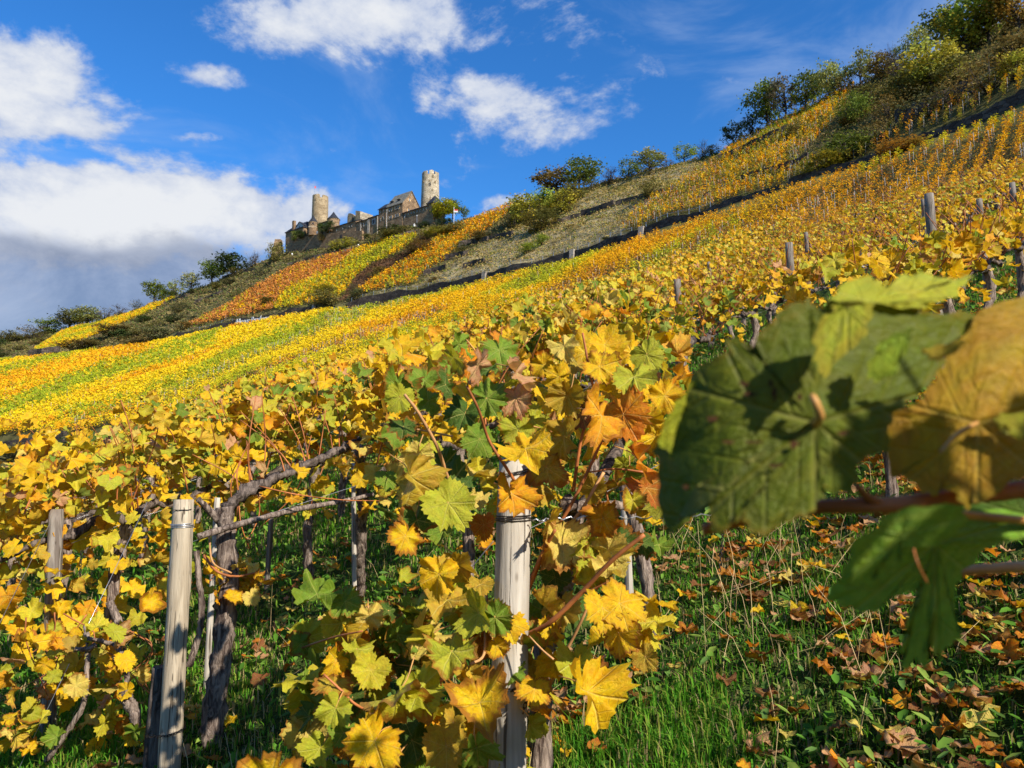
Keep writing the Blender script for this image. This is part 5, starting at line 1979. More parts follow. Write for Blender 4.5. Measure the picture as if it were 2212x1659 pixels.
def vine_wood(seed, length=1.3, hgt=.95, ncane=9, ctop=.62, spread=.16, trad=.032):
    """trunk, cordon and cane tubes in row coordinates (x along the row, uphill)"""
    rg = np.random.default_rng(seed)
    lean = rg.uniform(-.1, .1)
    tp = [(lean * .2, 0, -.12), (lean * .6 + rg.normal(0, .02), rg.normal(0, .02), .2), (lean + rg.normal(0, .03), rg.normal(0, .03), .5),
          (rg.normal(0, .04), rg.normal(0, .02), .75), (0, 0, hgt)]
    tp = smooth_path(tp, 6)
    tr = np.interp(np.linspace(0, 1, len(tp)), [0, .1, .6, .9, 1], [trad * 1.6, trad * 1.15, trad * .95, trad * 1.1, trad * .8])
    trunk = tube_arrays(tp, tr, 9, .15, .16, seed)
    cord = []
    for sg in (-1, 1):
        L = length / 2
        pts = [(0, 0, hgt - .03)] + [(sg * L * q, rg.normal(0, .025), hgt + .02 + sg * L * q * SL + rg.normal(0, .02)) for q in (.2, .45, .7, 1.0)]
        pts = smooth_path(pts, 5)
        cord.append(tube_arrays(pts, np.linspace(trad * .75, trad * .42, len(pts)), 7, .2, .28, seed + sg + 9))
    canes, tips = [], []
    for k in range(ncane):
        x0 = rg.uniform(-.5, .5) * length
        z0 = hgt + .03 + x0 * SL
        h = ctop * rg.uniform(.6, 1.15)
        dx, dy = rg.normal(0, .14), float(np.clip(rg.normal(0, spread), -.22, .22))
        p = [(x0, 0, z0), (x0 + dx * .35, dy * .5, z0 + h * .35), (x0 + dx * .8, dy * 1.0, z0 + h * .7), (x0 + dx * 1.2 + rg.normal(0, .05), dy * 1.5, z0 + h)]
        p = smooth_path(p, 3)
        canes.append(tube_arrays(p, np.linspace(.0052, .0026, len(p)), 5, 0, .1, seed + k))
        tips.append(p)
    return trunk, cord, canes, tips


def merge(parts):
    V, Q, T, nv = [], [], [], 0
    for v, q, t in parts:
        V.append(v); Q.append(q + nv); T.append(t + nv); nv += len(v)
    return np.concatenate(V), np.concatenate(Q), np.concatenate(T)


def canopy_pts(n, rg, length=1.4, z0=1.0, z1=1.5, sig=.17, low=0.0):
    x = rg.uniform(-.5, .5, n) * length
    t = rg.beta(1.5, 1.6, n)
    z = z0 + (z1 - z0) * t
    m = rg.uniform(0, 1, n) < low
    z[m] = rg.uniform(.35, z0, m.sum())
    y = rg.normal(0, sig, n) * (1 + .3 * (z < z0))
    z = z + x * SL
    return np.stack([x, y, z], 1)


VAR = []
for s in range(11):
    rg = np.random.default_rng(600 + s)
    bushy = 5 <= s < 8
    thin = s >= 8
    tr, co, ca, tips = vine_wood(700 + s, ctop=.62 if not thin else .5, ncane=9 if not thin else 16, spread=.16 if not thin else .24)
    me_t = mesh_np('trunk', *[tr[0], [tr[1], tr[2]]], BARK, smooth=True)
    c = merge(co)
    me_c = mesh_np('cordon', c[0], [c[1], c[2]], BARKD, smooth=True)
    c = merge(ca)
    me_k = mesh_np('canes', c[0], [c[1], c[2]], CANE, smooth=True)
    n = 240 if not bushy else 300
    if thin:
        n = 120
    lvl = []
    for tm, cnt in ((T_MID, n), (T_LOW, n)):
        P = canopy_pts(cnt, rg, 1.5, .98 if not thin else 1.06, 1.62 + .1 * (s % 3) if not thin else 1.34, .19 if not bushy else .24, (.10 if not bushy else .38) if not thin else .12)
        Rm = leaf_frames(cnt, rg)
        # rotate frames into the row coordinates
        cz, sz = math.cos(-RZ), math.sin(-RZ)
        Rw = np.array([[cz, -sz, 0], [sz, cz, 0], [0, 0, 1]])
        Rm = np.einsum('ij,njk->nik', Rw, Rm)
        V, L, F, C_ = leaf_cloud(tm, P, rg.uniform(.06, .115, cnt), Rm, pick(MIX_A if s % 4 else MIX_G, cnt, rg), rg)
        lvl.append(mesh_np('foliage', V, F, LEAF_MESH, {'luv': ('FLOAT_VECTOR', L), 'col': ('FLOAT_COLOR', C_)}, smooth=True))
    VAR.append((me_t, me_c, me_k, lvl))


def blocked(wp):
    """keep the view on the tan post and on the open grass lane free of leaves"""
    a, b = proj(wp)
    return (340 < a < 440 and 1055 < b and wp[1] < 3.45) or (540 < a < 850 and 1115 < b < 1300)


def place_vine(x, y, label, group=None, var=None, low=False, leaves=0, zs=1.0, mix=MIX_A, seed=0, bush=False, sparse=False, ztop=1.62):
    rg = np.random.default_rng(seed)
    root = empty('grapevine', (x, y, zg(x, y)), RZ)
    tag(root, label, 'vine', group)
    k = var if var is not None else int(rg.integers(8, 11)) if sparse else int(rg.integers(0, 5 if not bush else 8))
    me_t, me_c, me_k, lvl = VAR[k]
    if leaves:
        tr, co, ca, tips = vine_wood(seed + 40, ctop=(ztop - .95), ncane=9)
        mobj('trunk', mesh_np('trunk', tr[0], [tr[1], tr[2]], BARK, smooth=True), root)
        for c in co:
            mobj('cordon', mesh_np('cordon', c[0], [c[1], c[2]], BARKD, smooth=True), root)
        for c in ca:
            mobj('cane', mesh_np('cane', c[0], [c[1], c[2]], CANE, smooth=True), root)
        P = canopy_pts(leaves, rg, 1.4, 1.0, ztop, .2, .12 if not bush else .42)
        Rm = leaf_frames(leaves, rg)
        cz, sz = math.cos(-RZ), math.sin(-RZ)
        Rw = np.array([[cz, -sz, 0], [sz, cz, 0], [0, 0, 1]])
        Rm = np.einsum('ij,njk->nik', Rw, Rm)
        cols = pick(mix, leaves, rg)
        for i in range(leaves):
            wp = np.array([x, y, zg(x, y)]) + np.array([P[i][0] * math.cos(RZ) - P[i][1] * math.sin(RZ), P[i][0] * math.sin(RZ) + P[i][1] * math.cos(RZ), P[i][2]])
            if blocked(wp):
                continue
            leaf_obj(root, P[i], float(rg.uniform(.07, .135)), Rm[i], cols[i], rg, hi=y < 4.2)
    else:
        mobj('trunk', me_t, root)
        mobj('cordon', me_c, root)
        tag(mobj('canes', me_k, root), kind='stuff')
        tag(mobj('foliage', lvl[1 if low else 0], root), kind='stuff')
    root.scale = (1, 1, zs)
    return root


def row_start(q):
    """foot of the end post of the row with offset q"""
    k = (q - 1.38) / 1.75
    return np.array([0.0 - 1.22 * k, 2.0 + 1.22 * k])


Q0, DQ = 1.38, 1.78
nv = 0
special = {}
for k in range(-1, 21):
    q = Q0 + DQ * k
    st = row_start(q)
    if k == 1:
        st = np.array([-1.44, 3.3])
    if k == 2:
        st = np.array([-2.55, 4.3])
    for j in range(-0 if k < 3 else -6, 32):
        t = .42 + 1.25 * j
        x, y = st + RD * t
        R = math.hypot(x, y)
        if y < .4 or R > R0 + 1.5 or k == -1:
            continue
        u = x / y
        if u > .92 or u < -.95:
            continue
        if (k == 0 and j in (0, 1)) or (k == 1 and j == 0):
            continue
        nm = {(1, 1): 'second grapevine in the row of the tan end post', (2, 0): 'drooping yellow grapevine by the weathered dark end post at the left',
              (2, 1): 'second grapevine in the row of the dark end post', 
              (0, 2): 'third grapevine in the pale post\'s row, hidden partly by the big leaf', (1, 2): 'third grapevine in the row of the tan end post'}.get((k, j))
        lv = 0
        if not nm and k <= 3 and j <= 9 and j >= 1:
            who = ['pale end post', 'tan end post', 'dark left end post', 'thin leaning grey stake'][k]
            nm2 = ['first', 'second', 'third', 'fourth', 'fifth', 'sixth', 'seventh', 'eighth', 'ninth', 'tenth'][j] + ' yellow grapevine uphill along the row ' + ('that starts at the ' + who if k < 3 else 'behind the ' + who)
        else:
            nm2 = None
        if nm:
            lv = {(1, 1): 210, (2, 0): 290, (2, 1): 260, (0, 2): 150, (1, 2): 210}[(k, j)]
        left = u < -.40
        place_vine(x, y, nm or nm2 or 'yellow-leaved grapevine trained along wires in the near vineyard rows', None if nm else 'grapevines in the rows of the near vineyard', low=R > 9, leaves=lv,
                   seed=k * 100 + j + 900, bush=left and k >= 2, zs=.86 if (u < -.5 and R > 7) else 1.0, sparse=(u > .2 and k <= 2) or (u > .33 and k <= 4), mix=MIX_G if (k + j) % 3 == 0 else MIX_A, ztop=(1.42 if k == 0 else 1.55) if nm else 1.6)
        nv += 1

# vines past the frame of the first row on the right: the row the camera stands in
for j, (x, y) in enumerate(((.80, -.10), (1.05, .25), (1.55, .75), (.55, -.75))):
    place_vine(x, y, ['grapevine beside the viewer whose shoots hang over the view', 'second grapevine of the row beside the viewer', 'third grapevine of the row beside the viewer',
                      'grapevine just behind the viewer'][j], None, var=(6, 8, 9, 10)[j], seed=70 + j, zs=1.12 if j == 0 else .85)


# ------------------------------------------------------------------ posts and wires
def post(name, foot, top, rad, mat, label, group=None, seed=0, n=20, parent=None):
    foot, top = Vector(foot), Vector(top)
    root = empty(name, foot)
    tag(root, label, 'post', group)
    ax = top - foot
    pts = [ax * t - (Vector((0, 0, .15)) if t == 0 else Vector()) for t in np.linspace(0, 1, 14)]
    rg = np.random.default_rng(seed)
    rr = rad * (1 + .02 * rg.standard_normal(14)) * np.linspace(1.04, .98, 14)
    rr[-1] *= .93
    V, q, t = tube_arrays(pts, rr, n, 0.0, .012, seed)
    mobj('shaft', mesh_np('shaft', V, [q, t], mat, smooth=True), root)
    return root


def ring_wire(root, foot, top, t, rad, parentname='wire_tie', n=3, seed=0, mat=METALG, tilt=.0):
    rg = np.random.default_rng(seed)
    c = (Vector(top) - Vector(foot)) * t
    pts = []
    for i in range(n * 16):
        a = 2 * math.pi * i / 16
        pts.append(c + Vector((math.cos(a) * rad, math.sin(a) * rad, (i / 16 - n / 2) * .006 + tilt * math.cos(a) * rad + rg.normal(0, .0006))))
    V, q, t3 = tube_arrays(pts, .0015, 5)
    mobj(parentname, mesh_np(parentname, V, [q, t3], mat, smooth=True), root)


# pale centre post
ftop = px(1113, 990, 2.02)
ffoot = px(1087, 1680, 1.98)
ffoot.z = zg(ffoot.x, ffoot.y)
d_ = (ftop - px(1087, 1659, 1.98))
pc = post('vineyard_post', ffoot, ftop, .045, POST_PALE, 'pale weathered round end post in the middle foreground with a rusty chain', seed=1)
ring_wire(pc, ffoot, ftop, .865, .0475, seed=1, mat=DARKMET, n=3)
ring_wire(pc, ffoot, ftop, .965, .046, seed=2, mat=DARKMET, n=2, tilt=.2)
# tan post
ttop = px(397, 1079, 3.3)
tf = px(365, 1659, 3.25)
tdir = (ttop - tf).normalized()
tfoot = ttop - tdir * ((ttop.z - zg(tf.x, tf.y)) / tdir.z)
pt_ = post('vineyard_post', tfoot, ttop, .044, POST_TAN, 'tan weathered end post at the left with wire wound near its top', seed=3)
ring_wire(pt_, tfoot, ttop, .905, .0465, seed=3, n=3)
ring_wire(pt_, tfoot, ttop, .962, .046, seed=4, n=1, mat=DARKMET)
# post stump beside its foot; shade is put into its dark colour
a_ = px(350, 1440, 3.35)
b_ = (a_.x - .02, a_.y, zg(a_.x, a_.y))
post('vineyard_post', b_, a_, .04, BARKD, 'short post stump, dark with painted shade, against the tan end post', seed=5)
# weathered left post
ltop = px(122, 1100, 4.25)
lf = px(100, 1640, 4.2)
ldir = (ltop - lf).normalized()
lfoot = ltop - ldir * ((ltop.z - zg(lf.x, lf.y)) / ldir.z)
post('vineyard_post', lfoot, ltop, .038, POST_OLD, 'dark cracked end post at the far left among yellow leaves', seed=6)
# second posts of the rows
for x, yt, D, r, lb, m in ((1463, 604, 8.7, .042, 'slim grey row post farthest left on the right slope', POST_OLD), (1704, 525, 7.6, .04, 'grey row post standing clear above the leaves, middle of three', POST_OLD),
                           (2006, 419, 6.4, .04, 'thick pale row post with flat top at the upper right', POST_OLD), (2115, 430, 7.4, .03, 'leaning row post wrapped in vine wood near the right edge', POST_OLD),
                           (2186, 395, 7.9, .032, 'half hidden row post at the right edge', POST_OLD), (1857, 522, 9.5, .035, 'pale short post top among the leaves between two taller posts', POST_PALE),
                           (586, 1118, 6.0, .02, 'thin leaning grey stake behind the tan post\'s row', POST_OLD), (470, 1075, 4.2, .016, 'slender pale stake right of the tan end post', POST_PALE),
                           (1346, 1035, 3.4, .018, 'white painted thin stake right of the pale end post', POST_PALE), (763, 1000, 4.7, .014, 'pale stake tied to the peeling trunk', POST_PALE)):
    t = px(x, yt, D)
    f = Vector((t.x + (.03 if x > 586 else -.02), t.y, zg(t.x, t.y)))
    post('vineyard_post', f, t, r, m, lb, seed=int(x), n=12)
# row posts farther away
rg = np.random.default_rng(88)
for k in range(1, 12):
    for tt in (10.5,):
        st = row_start(Q0 + DQ * k)
        x, y = st + RD * tt
        if math.hypot(x, y) < 9.5 or math.hypot(x, y) > R0 or x / y > .7:
            continue
        z = zg(x, y)
        post('vineyard_post', (x, y, z), (x + rg.normal(0, .03), y, z + 1.55), .035, POST_OLD, 'grey row post deep inside the near vineyard', 'row posts deep in the near vineyard', seed=k, n=8)

# trellis wires
for k in range(0, 9):
    st = row_start(Q0 + DQ * k)
    if k == 1:
        st = np.array([-1.44, 3.3])
    if k == 2:
        st = np.array([-2.55, 4.3])
    r_ = empty('trellis_wire', (st[0], st[1], 0))
    tag(r_, ['trellis wires of the row of the pale end post', 'trellis wires of the row of the tan end post', 'trellis wires of the row of the dark left post'][k] if k < 3
        else 'trellis wires of a row behind the three end posts', 'wire', None if k < 3 else 'trellis wires of the rear rows')
    for h in (.93,):
        pts = []
        for t in np.linspace(0, 16, 33):
            x, y = st + RD * t
            pts.append((x - st[0], y - st[1], zg(x, y) + h + (0 if t else 0)))
        V, q, t3 = tube_arrays(pts, .0011, 4)
        mobj('wire', mesh_np('wire', V, [q, t3], METALG), r_)
# anchor wires running down from the end posts
for (x0, y0, D0, x1, y1, D1_, lb) in ((318, 1085, 4.0, 250, 1226, 3.85, 'anchor wire slanting down left from the tan post'), (108, 1130, 4.2, 0, 1345, 3.7, 'anchor wire slanting down left from the dark left post'),
                                      (1065, 1170, 1.99, 950, 1310, 2.3, 'anchor wire slanting down left from the pale post')):
    a, b = px(x0, y0, D0), px(x1, y1, D1_)
    dd = (b - a)
    while b.z > zg(b.x, b.y) - .02:
        b = b + dd * .1
    o = tube('anchor_wire', [Vector((0, 0, 0)), (b - a)], .0013, METALG, n=5)
    o.location = a
    tag(o, lb, 'wire')
# wire twist running from the pale post to the right
pts = [px(1150, 1125, 1.97), px(1260, 1118, 2.05), px(1420, 1118, 2.3), px(1560, 1110, 2.7)]
o = tube('twisted_wire', [p - pts[0] + Vector((0, .004 * math.cos(i * 1.9), .004 * math.sin(i * 1.9))) for i, p in enumerate(smooth_path(pts, 14))], .002, METALG, n=5)
o.location = pts[0]
tag(o, 'shiny twisted wire running right from the pale post', 'wire')


# chains
def chain(cpts, label, size=.017, mat=DARKMET):
    root = empty('chain', cpts[0])
    tag(root, label, 'chain')
    P = [Vector(p) for p in cpts]
    L = [0]
    for i in range(1, len(P)):
        L.append(L[-1] + (P[i] - P[i - 1]).length)
    step = size * .78
    me = None
    n = int(L[-1] / step)
    ring = []
    for i in range(20):
        a = 2 * math.pi * i / 20
        ring.append(Vector((math.cos(a) * size * .5, math.sin(a) * size * .27, 0)))
    V, q, t3 = tube_arrays([tuple(p) for p in ring] + [tuple(ring[0])], size * .095, 5)
    me = mesh_np('link', V, [q, t3], mat, smooth=True)
    for i in range(n):
        s = (i + .5) * step
        j = max(k for k in range(len(L)) if L[k] <= s)
        j = min(j, len(P) - 2)
        t = (s - L[j]) / (L[j + 1] - L[j])
        c = P[j].lerp(P[j + 1], t)
        d = (P[j + 1] - P[j]).normalized()
        qd = d.to_track_quat('X', 'Z')
        o = bpy.data.objects.new('link', me)
        COL.objects.link(o)
        o.parent = root
        o.matrix_local = Matrix.Translation(c - P[0]) @ qd.to_matrix().to_4x4() @ Matrix.Rotation((math.pi / 2) * (i % 2) + .5, 4, 'X')
    return root


cc = ffoot.lerp(ftop, (px(1097, 1475, 2.0).z - ffoot.z) / (ftop.z - ffoot.z))
loop = [cc + Vector((math.cos(a) * .053, math.sin(a) * .053, .004 * math.sin(a * 1.5))) for a in np.linspace(-math.pi * 1.05, .45, 22)]
loop += [cc + Vector((.052, -.035, -.012)), cc + Vector((.036, -.052, -.045)), cc + Vector((.032, -.054, -.062))]
chain(loop, 'rusty black chain looped round the pale post', .016)
cc = tfoot.lerp(ttop, (px(372, 1578, 3.27).z - tfoot.z) / (ttop.z - tfoot.z))
loop = [cc + Vector((math.cos(a) * .052 - (.04 if math.cos(a) < 0 else 0), math.sin(a) * .053, .012 * math.cos(a))) for a in np.linspace(-math.pi * 1.1, .6, 26)]
chain(loop, 'black chain looped round the foot of the tan post', .016)
a = px(1562, 1045, 2.35)
chain([a, a + Vector((.0, 0, -.1)), a + Vector((-.012, 0, -.2)), a + Vector((-.02, .0, -.27))], 'thin black chain hanging beside the orange leaves', .014)
a = px(176, 1190, 4.1)
chain([a, a + Vector((0, 0, -.14))], 'short black chain on the dark left post', .02)


# ------------------------------------------------------------------ the vine of the pale post, leaf by leaf
rg = np.random.default_rng(2024)
vx0, vy0 = .22, 2.28
cv_root = empty('grapevine', (vx0, vy0, zg(vx0, vy0)))
tag(cv_root, 'grapevine round the pale centre post with large yellow and orange leaves', 'vine')
bpy.context.view_layer.update()


def cpart(o):
    """world geometry parented to the centre vine"""
    o.parent = cv_root
    o.location = Vector(o.location) - cv_root.location
    return o


def ctube(name, pts, r0, r1, mat, n=7, rough=.05, seed=0, root=None, m=7, tw=0):
    root = root or cv_root
    P = smooth_path(pts, m)
    V, q, t3 = tube_arrays([p - root.location for p in P], np.linspace(r0, r1, len(P)), n, tw, rough, seed)
    return mobj(name, mesh_np(name, V, [q, t3], mat, smooth=True), root)


ctube('trunk', [Vector((px(1165, 1650, 2.25).x, 2.25, zg(vx0, vy0) - .1)), px(1172, 1480, 2.27), px(1200, 1330, 2.25), px(1228, 1220, 2.2), px(1240, 1120, 2.2), px(1225, 1085, 2.15)], .034, .026, BARK, 10, .15, 3, m=9, tw=.1)
ctube('cordon', [px(1225, 1090, 2.15), px(1330, 1092, 2.25), px(1440, 1085, 2.4), px(1540, 1072, 2.7)], .014, .011, BARK, 8, .12, 4)
ctube('cordon', [px(1245, 1120, 2.2), px(1330, 980, 2.6), px(1400, 800, 3.2), px(1500, 735, 3.7)], .022, .017, BARKD, 8, .25, 5)
ctube('trunk', [px(1405, 1400, 3.0), px(1395, 1250, 3.0), px(1370, 1130, 3.0), px(1345, 1040, 3.05)], .028, .022, BARK, 9, .18, 6)
Z5 = lambda X, Y, D: px(X * .35 + 663.6, Y * .35 + 719, D)
Z6 = lambda X, Y, D: px(X * .35 + 663.6, Y * .35 + 1106, D)
CANES = [([Z5(600, 380, 1.85), Z5(690, 500, 1.87), Z5(800, 700, 1.92), Z5(870, 900, 2.0), Z5(980, 1180, 2.05)], .0036, .0048),
         ([Z5(985, 330, 1.8), Z5(1060, 480, 1.83), Z5(1120, 660, 1.88), Z5(1220, 820, 1.9), Z5(1310, 960, 1.93)], .0032, .0045),
         ([Z5(1890, 480, 2.0), Z5(1780, 750, 2.0), Z5(1640, 1040, 2.02), Z5(1500, 1280, 2.05), Z5(1370, 1570, 2.08)], .0036, .0055),
         ([Z5(1830, 860, 2.05), Z5(1700, 1080, 2.05), Z5(1560, 1250, 2.08), Z5(1440, 1380, 2.1)], .004, .005),
         ([Z6(2080, 140, 1.85), Z6(1880, 300, 1.88), Z6(1690, 500, 1.92), Z6(1500, 680, 1.96), Z6(1340, 765, 2.02)], .0052, .0066),
         ([Z6(1530, 110, 1.95), Z6(1450, 260, 2.0), Z6(1390, 400, 2.04), Z6(1350, 540, 2.08)], .0045, .006),
         ([Z6(1750, 540, 2.1), Z6(1660, 740, 2.12), Z6(1560, 930, 2.15), Z6(1490, 1090, 2.2)], .004, .005),
         ([Z5(1700, 0, 2.1), Z5(1745, 250, 2.1), Z5(1780, 440, 2.1), Z5(1700, 620, 2.12), Z5(1640, 980, 2.15)], .0034, .005),
         ([Z6(340, 735, 1.9), Z6(140, 780, 2.0), Z6(-120, 870, 2.2)], .0022, .0028),
         ([Z6(1010, 940, 1.9), Z6(1090, 880, 1.95), Z6(1100, 700, 2.05), Z6(1110, 500, 2.1)], .0032, .004),
         ([Z6(370, 1350, 1.75), Z6(460, 1260, 1.8), Z6(620, 1150, 1.9), Z6(900, 1000, 2.0)], .003, .004),
         ([Z6(100, 1000, 1.85), Z6(220, 1110, 1.85), Z6(320, 1200, 1.85), Z6(560, 1300, 1.95)], .0025, .0035),
         ([Z5(460, 560, 2.0), Z5(700, 600, 2.0), Z5(900, 640, 2.0)], .002, .003),
         ([Z5(1740, 860, 2.0), Z5(1900, 840, 2.0), Z5(2080, 860, 2.0)], .002, .003),
         ([Z6(1860, 430, 1.88), Z6(1760, 480, 1.9), Z6(1690, 500, 1.92)], .002, .003),
         ([Z6(1370, 765, 1.9), Z6(1450, 850, 1.88), Z6(1520, 910, 1.86)], .0018, .0026),
         ([Z5(1840, 950, 2.1), Z5(1880, 1200, 2.1), Z5(1850, 1420, 2.1)], .0026, .0034)]
for i, (p, a, b) in enumerate(CANES):
    ctube('cane', p, a, b, CANE if i % 3 else CANE_T, 7, .06, i)


def facing(rot, tx, ty, P):
    """leaf matrix: upper face towards the camera, turned by rot (tip 0 = down, positive to the right), tilted"""
    f = (-Vector(P)).normalized()
    f = (f + Vector((sun_dir.x, sun_dir.y, sun_dir.z)) * .25).normalized()
    r = Vector((0, 0, 1)).cross(f).normalized()
    up = f.cross(r)
    a = math.radians(rot)
    y = up * math.cos(a) + r * math.sin(a) * -1
    x = y.cross(f)
    M = Matrix((x, y, f)).transposed()
    M = M @ Matrix.Rotation(math.radians(tx), 3, 'X') @ Matrix.Rotation(math.radians(ty), 3, 'Y')
    return M


HERO5 = [(1040, 250, 250, -15, 'pink', 1.82), (830, 330, 230, -60, 'dgreen', 1.95), (1320, 290, 230, 30, 'pink', 1.95), (1300, 440, 220, 10, 'pink', 1.95),
         (1520, 290, 190, -60, 'yellow', 2.05), (1600, 100, 180, 20, 'pale', 2.1), (2030, 300, 270, 5, 'ygreen', 1.95), (2120, 170, 200, 30, 'ygreen', 2.05), (1850, 230, 240, 60, 'yellow', 2.05),
         (1870, 110, 230, 40, 'yellow', 2.15), (1590, 430, 220, -20, 'dyellow', 2.05), (1830, 560, 330, 8, 'yorange', 1.85), (1980, 560, 330, 20, 'orange', 1.92), (1400, 720, 290, 75, 'yellow', 1.8),
         (960, 540, 220, -20, 'dgreen', 1.92), (1160, 410, 240, 80, 'green', 1.95), (780, 440, 180, 60, 'green', 2.0), (550, 430, 170, -30, 'ygreen', 1.95), (590, 610, 190, -10, 'dgreen', 1.9),
         (1260, 620, 220, -60, 'ygreen', 1.95), (1050, 700, 210, -20, 'green', 1.95), (670, 790, 200, -15, 'pale', 1.9), (640, 950, 290, 5, 'dyellow', 1.85), (910, 1100, 290, 35, 'ygreen', 1.82),
         (590, 1300, 220, -20, 'yellow', 1.8), (690, 1200, 230, 10, 'dgreen', 1.86), (1270, 1050, 270, 5, 'yorange', 1.84), (1090, 1220, 150, 0, 'dorange', 1.95), (2070, 840, 260, 20, 'orange', 1.9),
         (2120, 990, 220, 30, 'dorange', 1.95), (2010, 1065, 140, 0, 'gyellow', 1.85), (1510, 1150, 190, 70, 'yellow', 1.9), (1850, 1190, 220, 25, 'yorange', 1.9), (1570, 1350, 270, 0, 'pale', 2.0),
         (1730, 1430, 240, -40, 'ygreen', 2.0), (1900, 1380, 260, 40, 'pale', 1.98), (2120, 560, 180, 30, 'yellow', 1.98), (1700, 530, 190, 20, 'brown', 2.1), (1490, 880, 260, 10, 'dyellow', 2.0),
         (1590, 690, 250, 0, 'dyellow', 2.0), (930, 960, 300, 90, 'dgreen', 2.0), (1750, 1000, 190, -20, 'dyellow', 2.1), (490, 930, 140, 0, 'green', 2.0), (420, 890, 110, 0, 'pale', 2.2),
         (1450, 1010, 210, -10, 'dyellow', 2.1), (1960, 900, 170, -30, 'green', 2.1), (1230, 330, 190, -60, 'ygreen', 2.1), (1420, 560, 190, 50, 'ygreen', 2.1), (1330, 810, 200, -40, 'gyellow', 2.1),
         (880, 830, 200, 70, 'dgreen', 2.1), (760, 1020, 180, 60, 'green', 2.1), (830, 1260, 200, -20, 'green', 1.95), (2180, 1330, 130, 10, 'green', 2.1), (2080, 1330, 180, 20, 'dgreen', 2.15)]
HERO6 = [(800, 440, 240, -15, 'yellow', 1.78), (880, 560, 270, 15, 'dyellow', 1.86), (950, 370, 220, 30, 'dyellow', 1.95), (1070, 470, 170, 0, 'dyellow', 1.95), (1090, 660, 270, 35, 'ygreen', 1.76),
         (1195, 680, 200, 50, 'green', 1.82), (1190, 850, 130, 35, 'yellow', 1.85), (920, 890, 290, 30, 'ygreen', 1.75), (750, 820, 200, -20, 'gyellow', 1.85), (390, 680, 170, 10, 'pale', 1.95),
         (510, 640, 160, 10, 'dgreen', 2.0), (540, 800, 210, -25, 'green', 1.95), (340, 860, 170, 60, 'ygreen', 1.9), (170, 950, 160, -15, 'yellow', 1.9), (150, 1090, 220, -20, 'dyellow', 1.85),
         (370, 1020, 210, -30, 'gyellow', 1.85), (480, 1170, 350, -62, 'gyellow', 1.72), (720, 1150, 270, 25, 'ygreen', 1.74), (1080, 1230, 350, 5, 'yellow', 1.68), (1400, 1140, 220, -10, 'yellow', 1.92),
         (1370, 1350, 160, -10, 'ygreen', 1.92), (370, 1480, 320, -40, 'yellow', 1.66), (160, 1260, 200, -20, 'ygreen', 1.8), (200, 1400, 170, -40, 'green', 1.8), (860, 1510, 260, 0, 'dyellow', 1.75),
         (1050, 1500, 230, 10, 'green', 1.78), (570, 1540, 130, 0, 'yellow', 1.75), (1460, 830, 280, 75, 'green', 2.0), (1660, 970, 210, 0, 'ygreen', 1.9), (1770, 1190, 360, 25, 'yellow', 1.74),
         (1830, 640, 230, 0, 'yellow', 1.82), (1990, 600, 300, 60, 'yellow', 1.84), (1960, 790, 260, 35, 'yellow', 1.83), (1890, 370, 230, 50, 'pale', 1.95), (1710, 380, 250, -50, 'ygreen', 2.0),
         (1580, 270, 280, 0, 'pale', 2.0), (1500, 430, 180, -50, 'dgreen', 2.1), (2110, 920, 150, 35, 'dyellow', 1.85), (890, 1330, 170, -25, 'dyellow', 1.85), (620, 1330, 180, 20, 'dgreen', 1.85),
         (560, 980, 200, 20, 'dgreen', 2.05), (660, 950, 190, -20, 'dgreen', 2.0), (800, 960, 200, 20, 'dyellow', 2.05), (450, 910, 150, 40, 'ygreen', 2.0), (280, 1190, 170, 0, 'dgreen', 2.0),
         (760, 1300, 200, 0, 'green', 1.95), (1000, 1020, 170, 0, 'dyellow', 2.0), (1440, 1240, 150, 0, 'yorange', 2.05), (1340, 1470, 100, 0, 'yellow', 2.0), (1640, 640, 220, -50, 'dgreen', 2.15),
         (1440, 640, 190, -20, 'green', 2.1), (1960, 230, 210, 40, 'dgreen', 2.1), (1410, 990, 180, 30, 'dyellow', 2.1), (60, 1500, 190, -30, 'ygreen', 1.8), (0, 1300, 170, -20, 'dgreen', 1.9),
         (660, 1460, 230, 10, 'dgreen', 1.9), (490, 1380, 200, 60, 'dgreen', 1.95)]
for (fn, lst) in ((Z5, HERO5), (Z6, HERO6)):
    for (X, Y, w, rot, c, D) in lst:
        rgx, rgy = rg.normal(-14, 27), rg.normal(12, 31)
        P = fn(X, Y, D)
        M = facing(rot, rgx, rgy, P)
        size = w * .35 * D / F2 * 1.03
        # centre of the blade sits at the given point, so move the junction back
        Pj = P + (M @ Vector((0, .22, 0))) * size
        leaf_obj(cv_root, Pj - cv_root.location, size, M, LC[c], rg, True)
        # leaf stalk
        st = [Pj - cv_root.location, Pj - cv_root.location + (M @ Vector((0, .25, -.12))) * size, Pj - cv_root.location + (M @ Vector((rg.normal(0, .2), .5, -.4))) * size]
        V, q, t3 = tube_arrays(smooth_path(st, 3), [.0016] * 7, 4)
        mobj('leaf_stalk', mesh_np('leaf_stalk', V, [q, t3], PETI, smooth=True), cv_root)
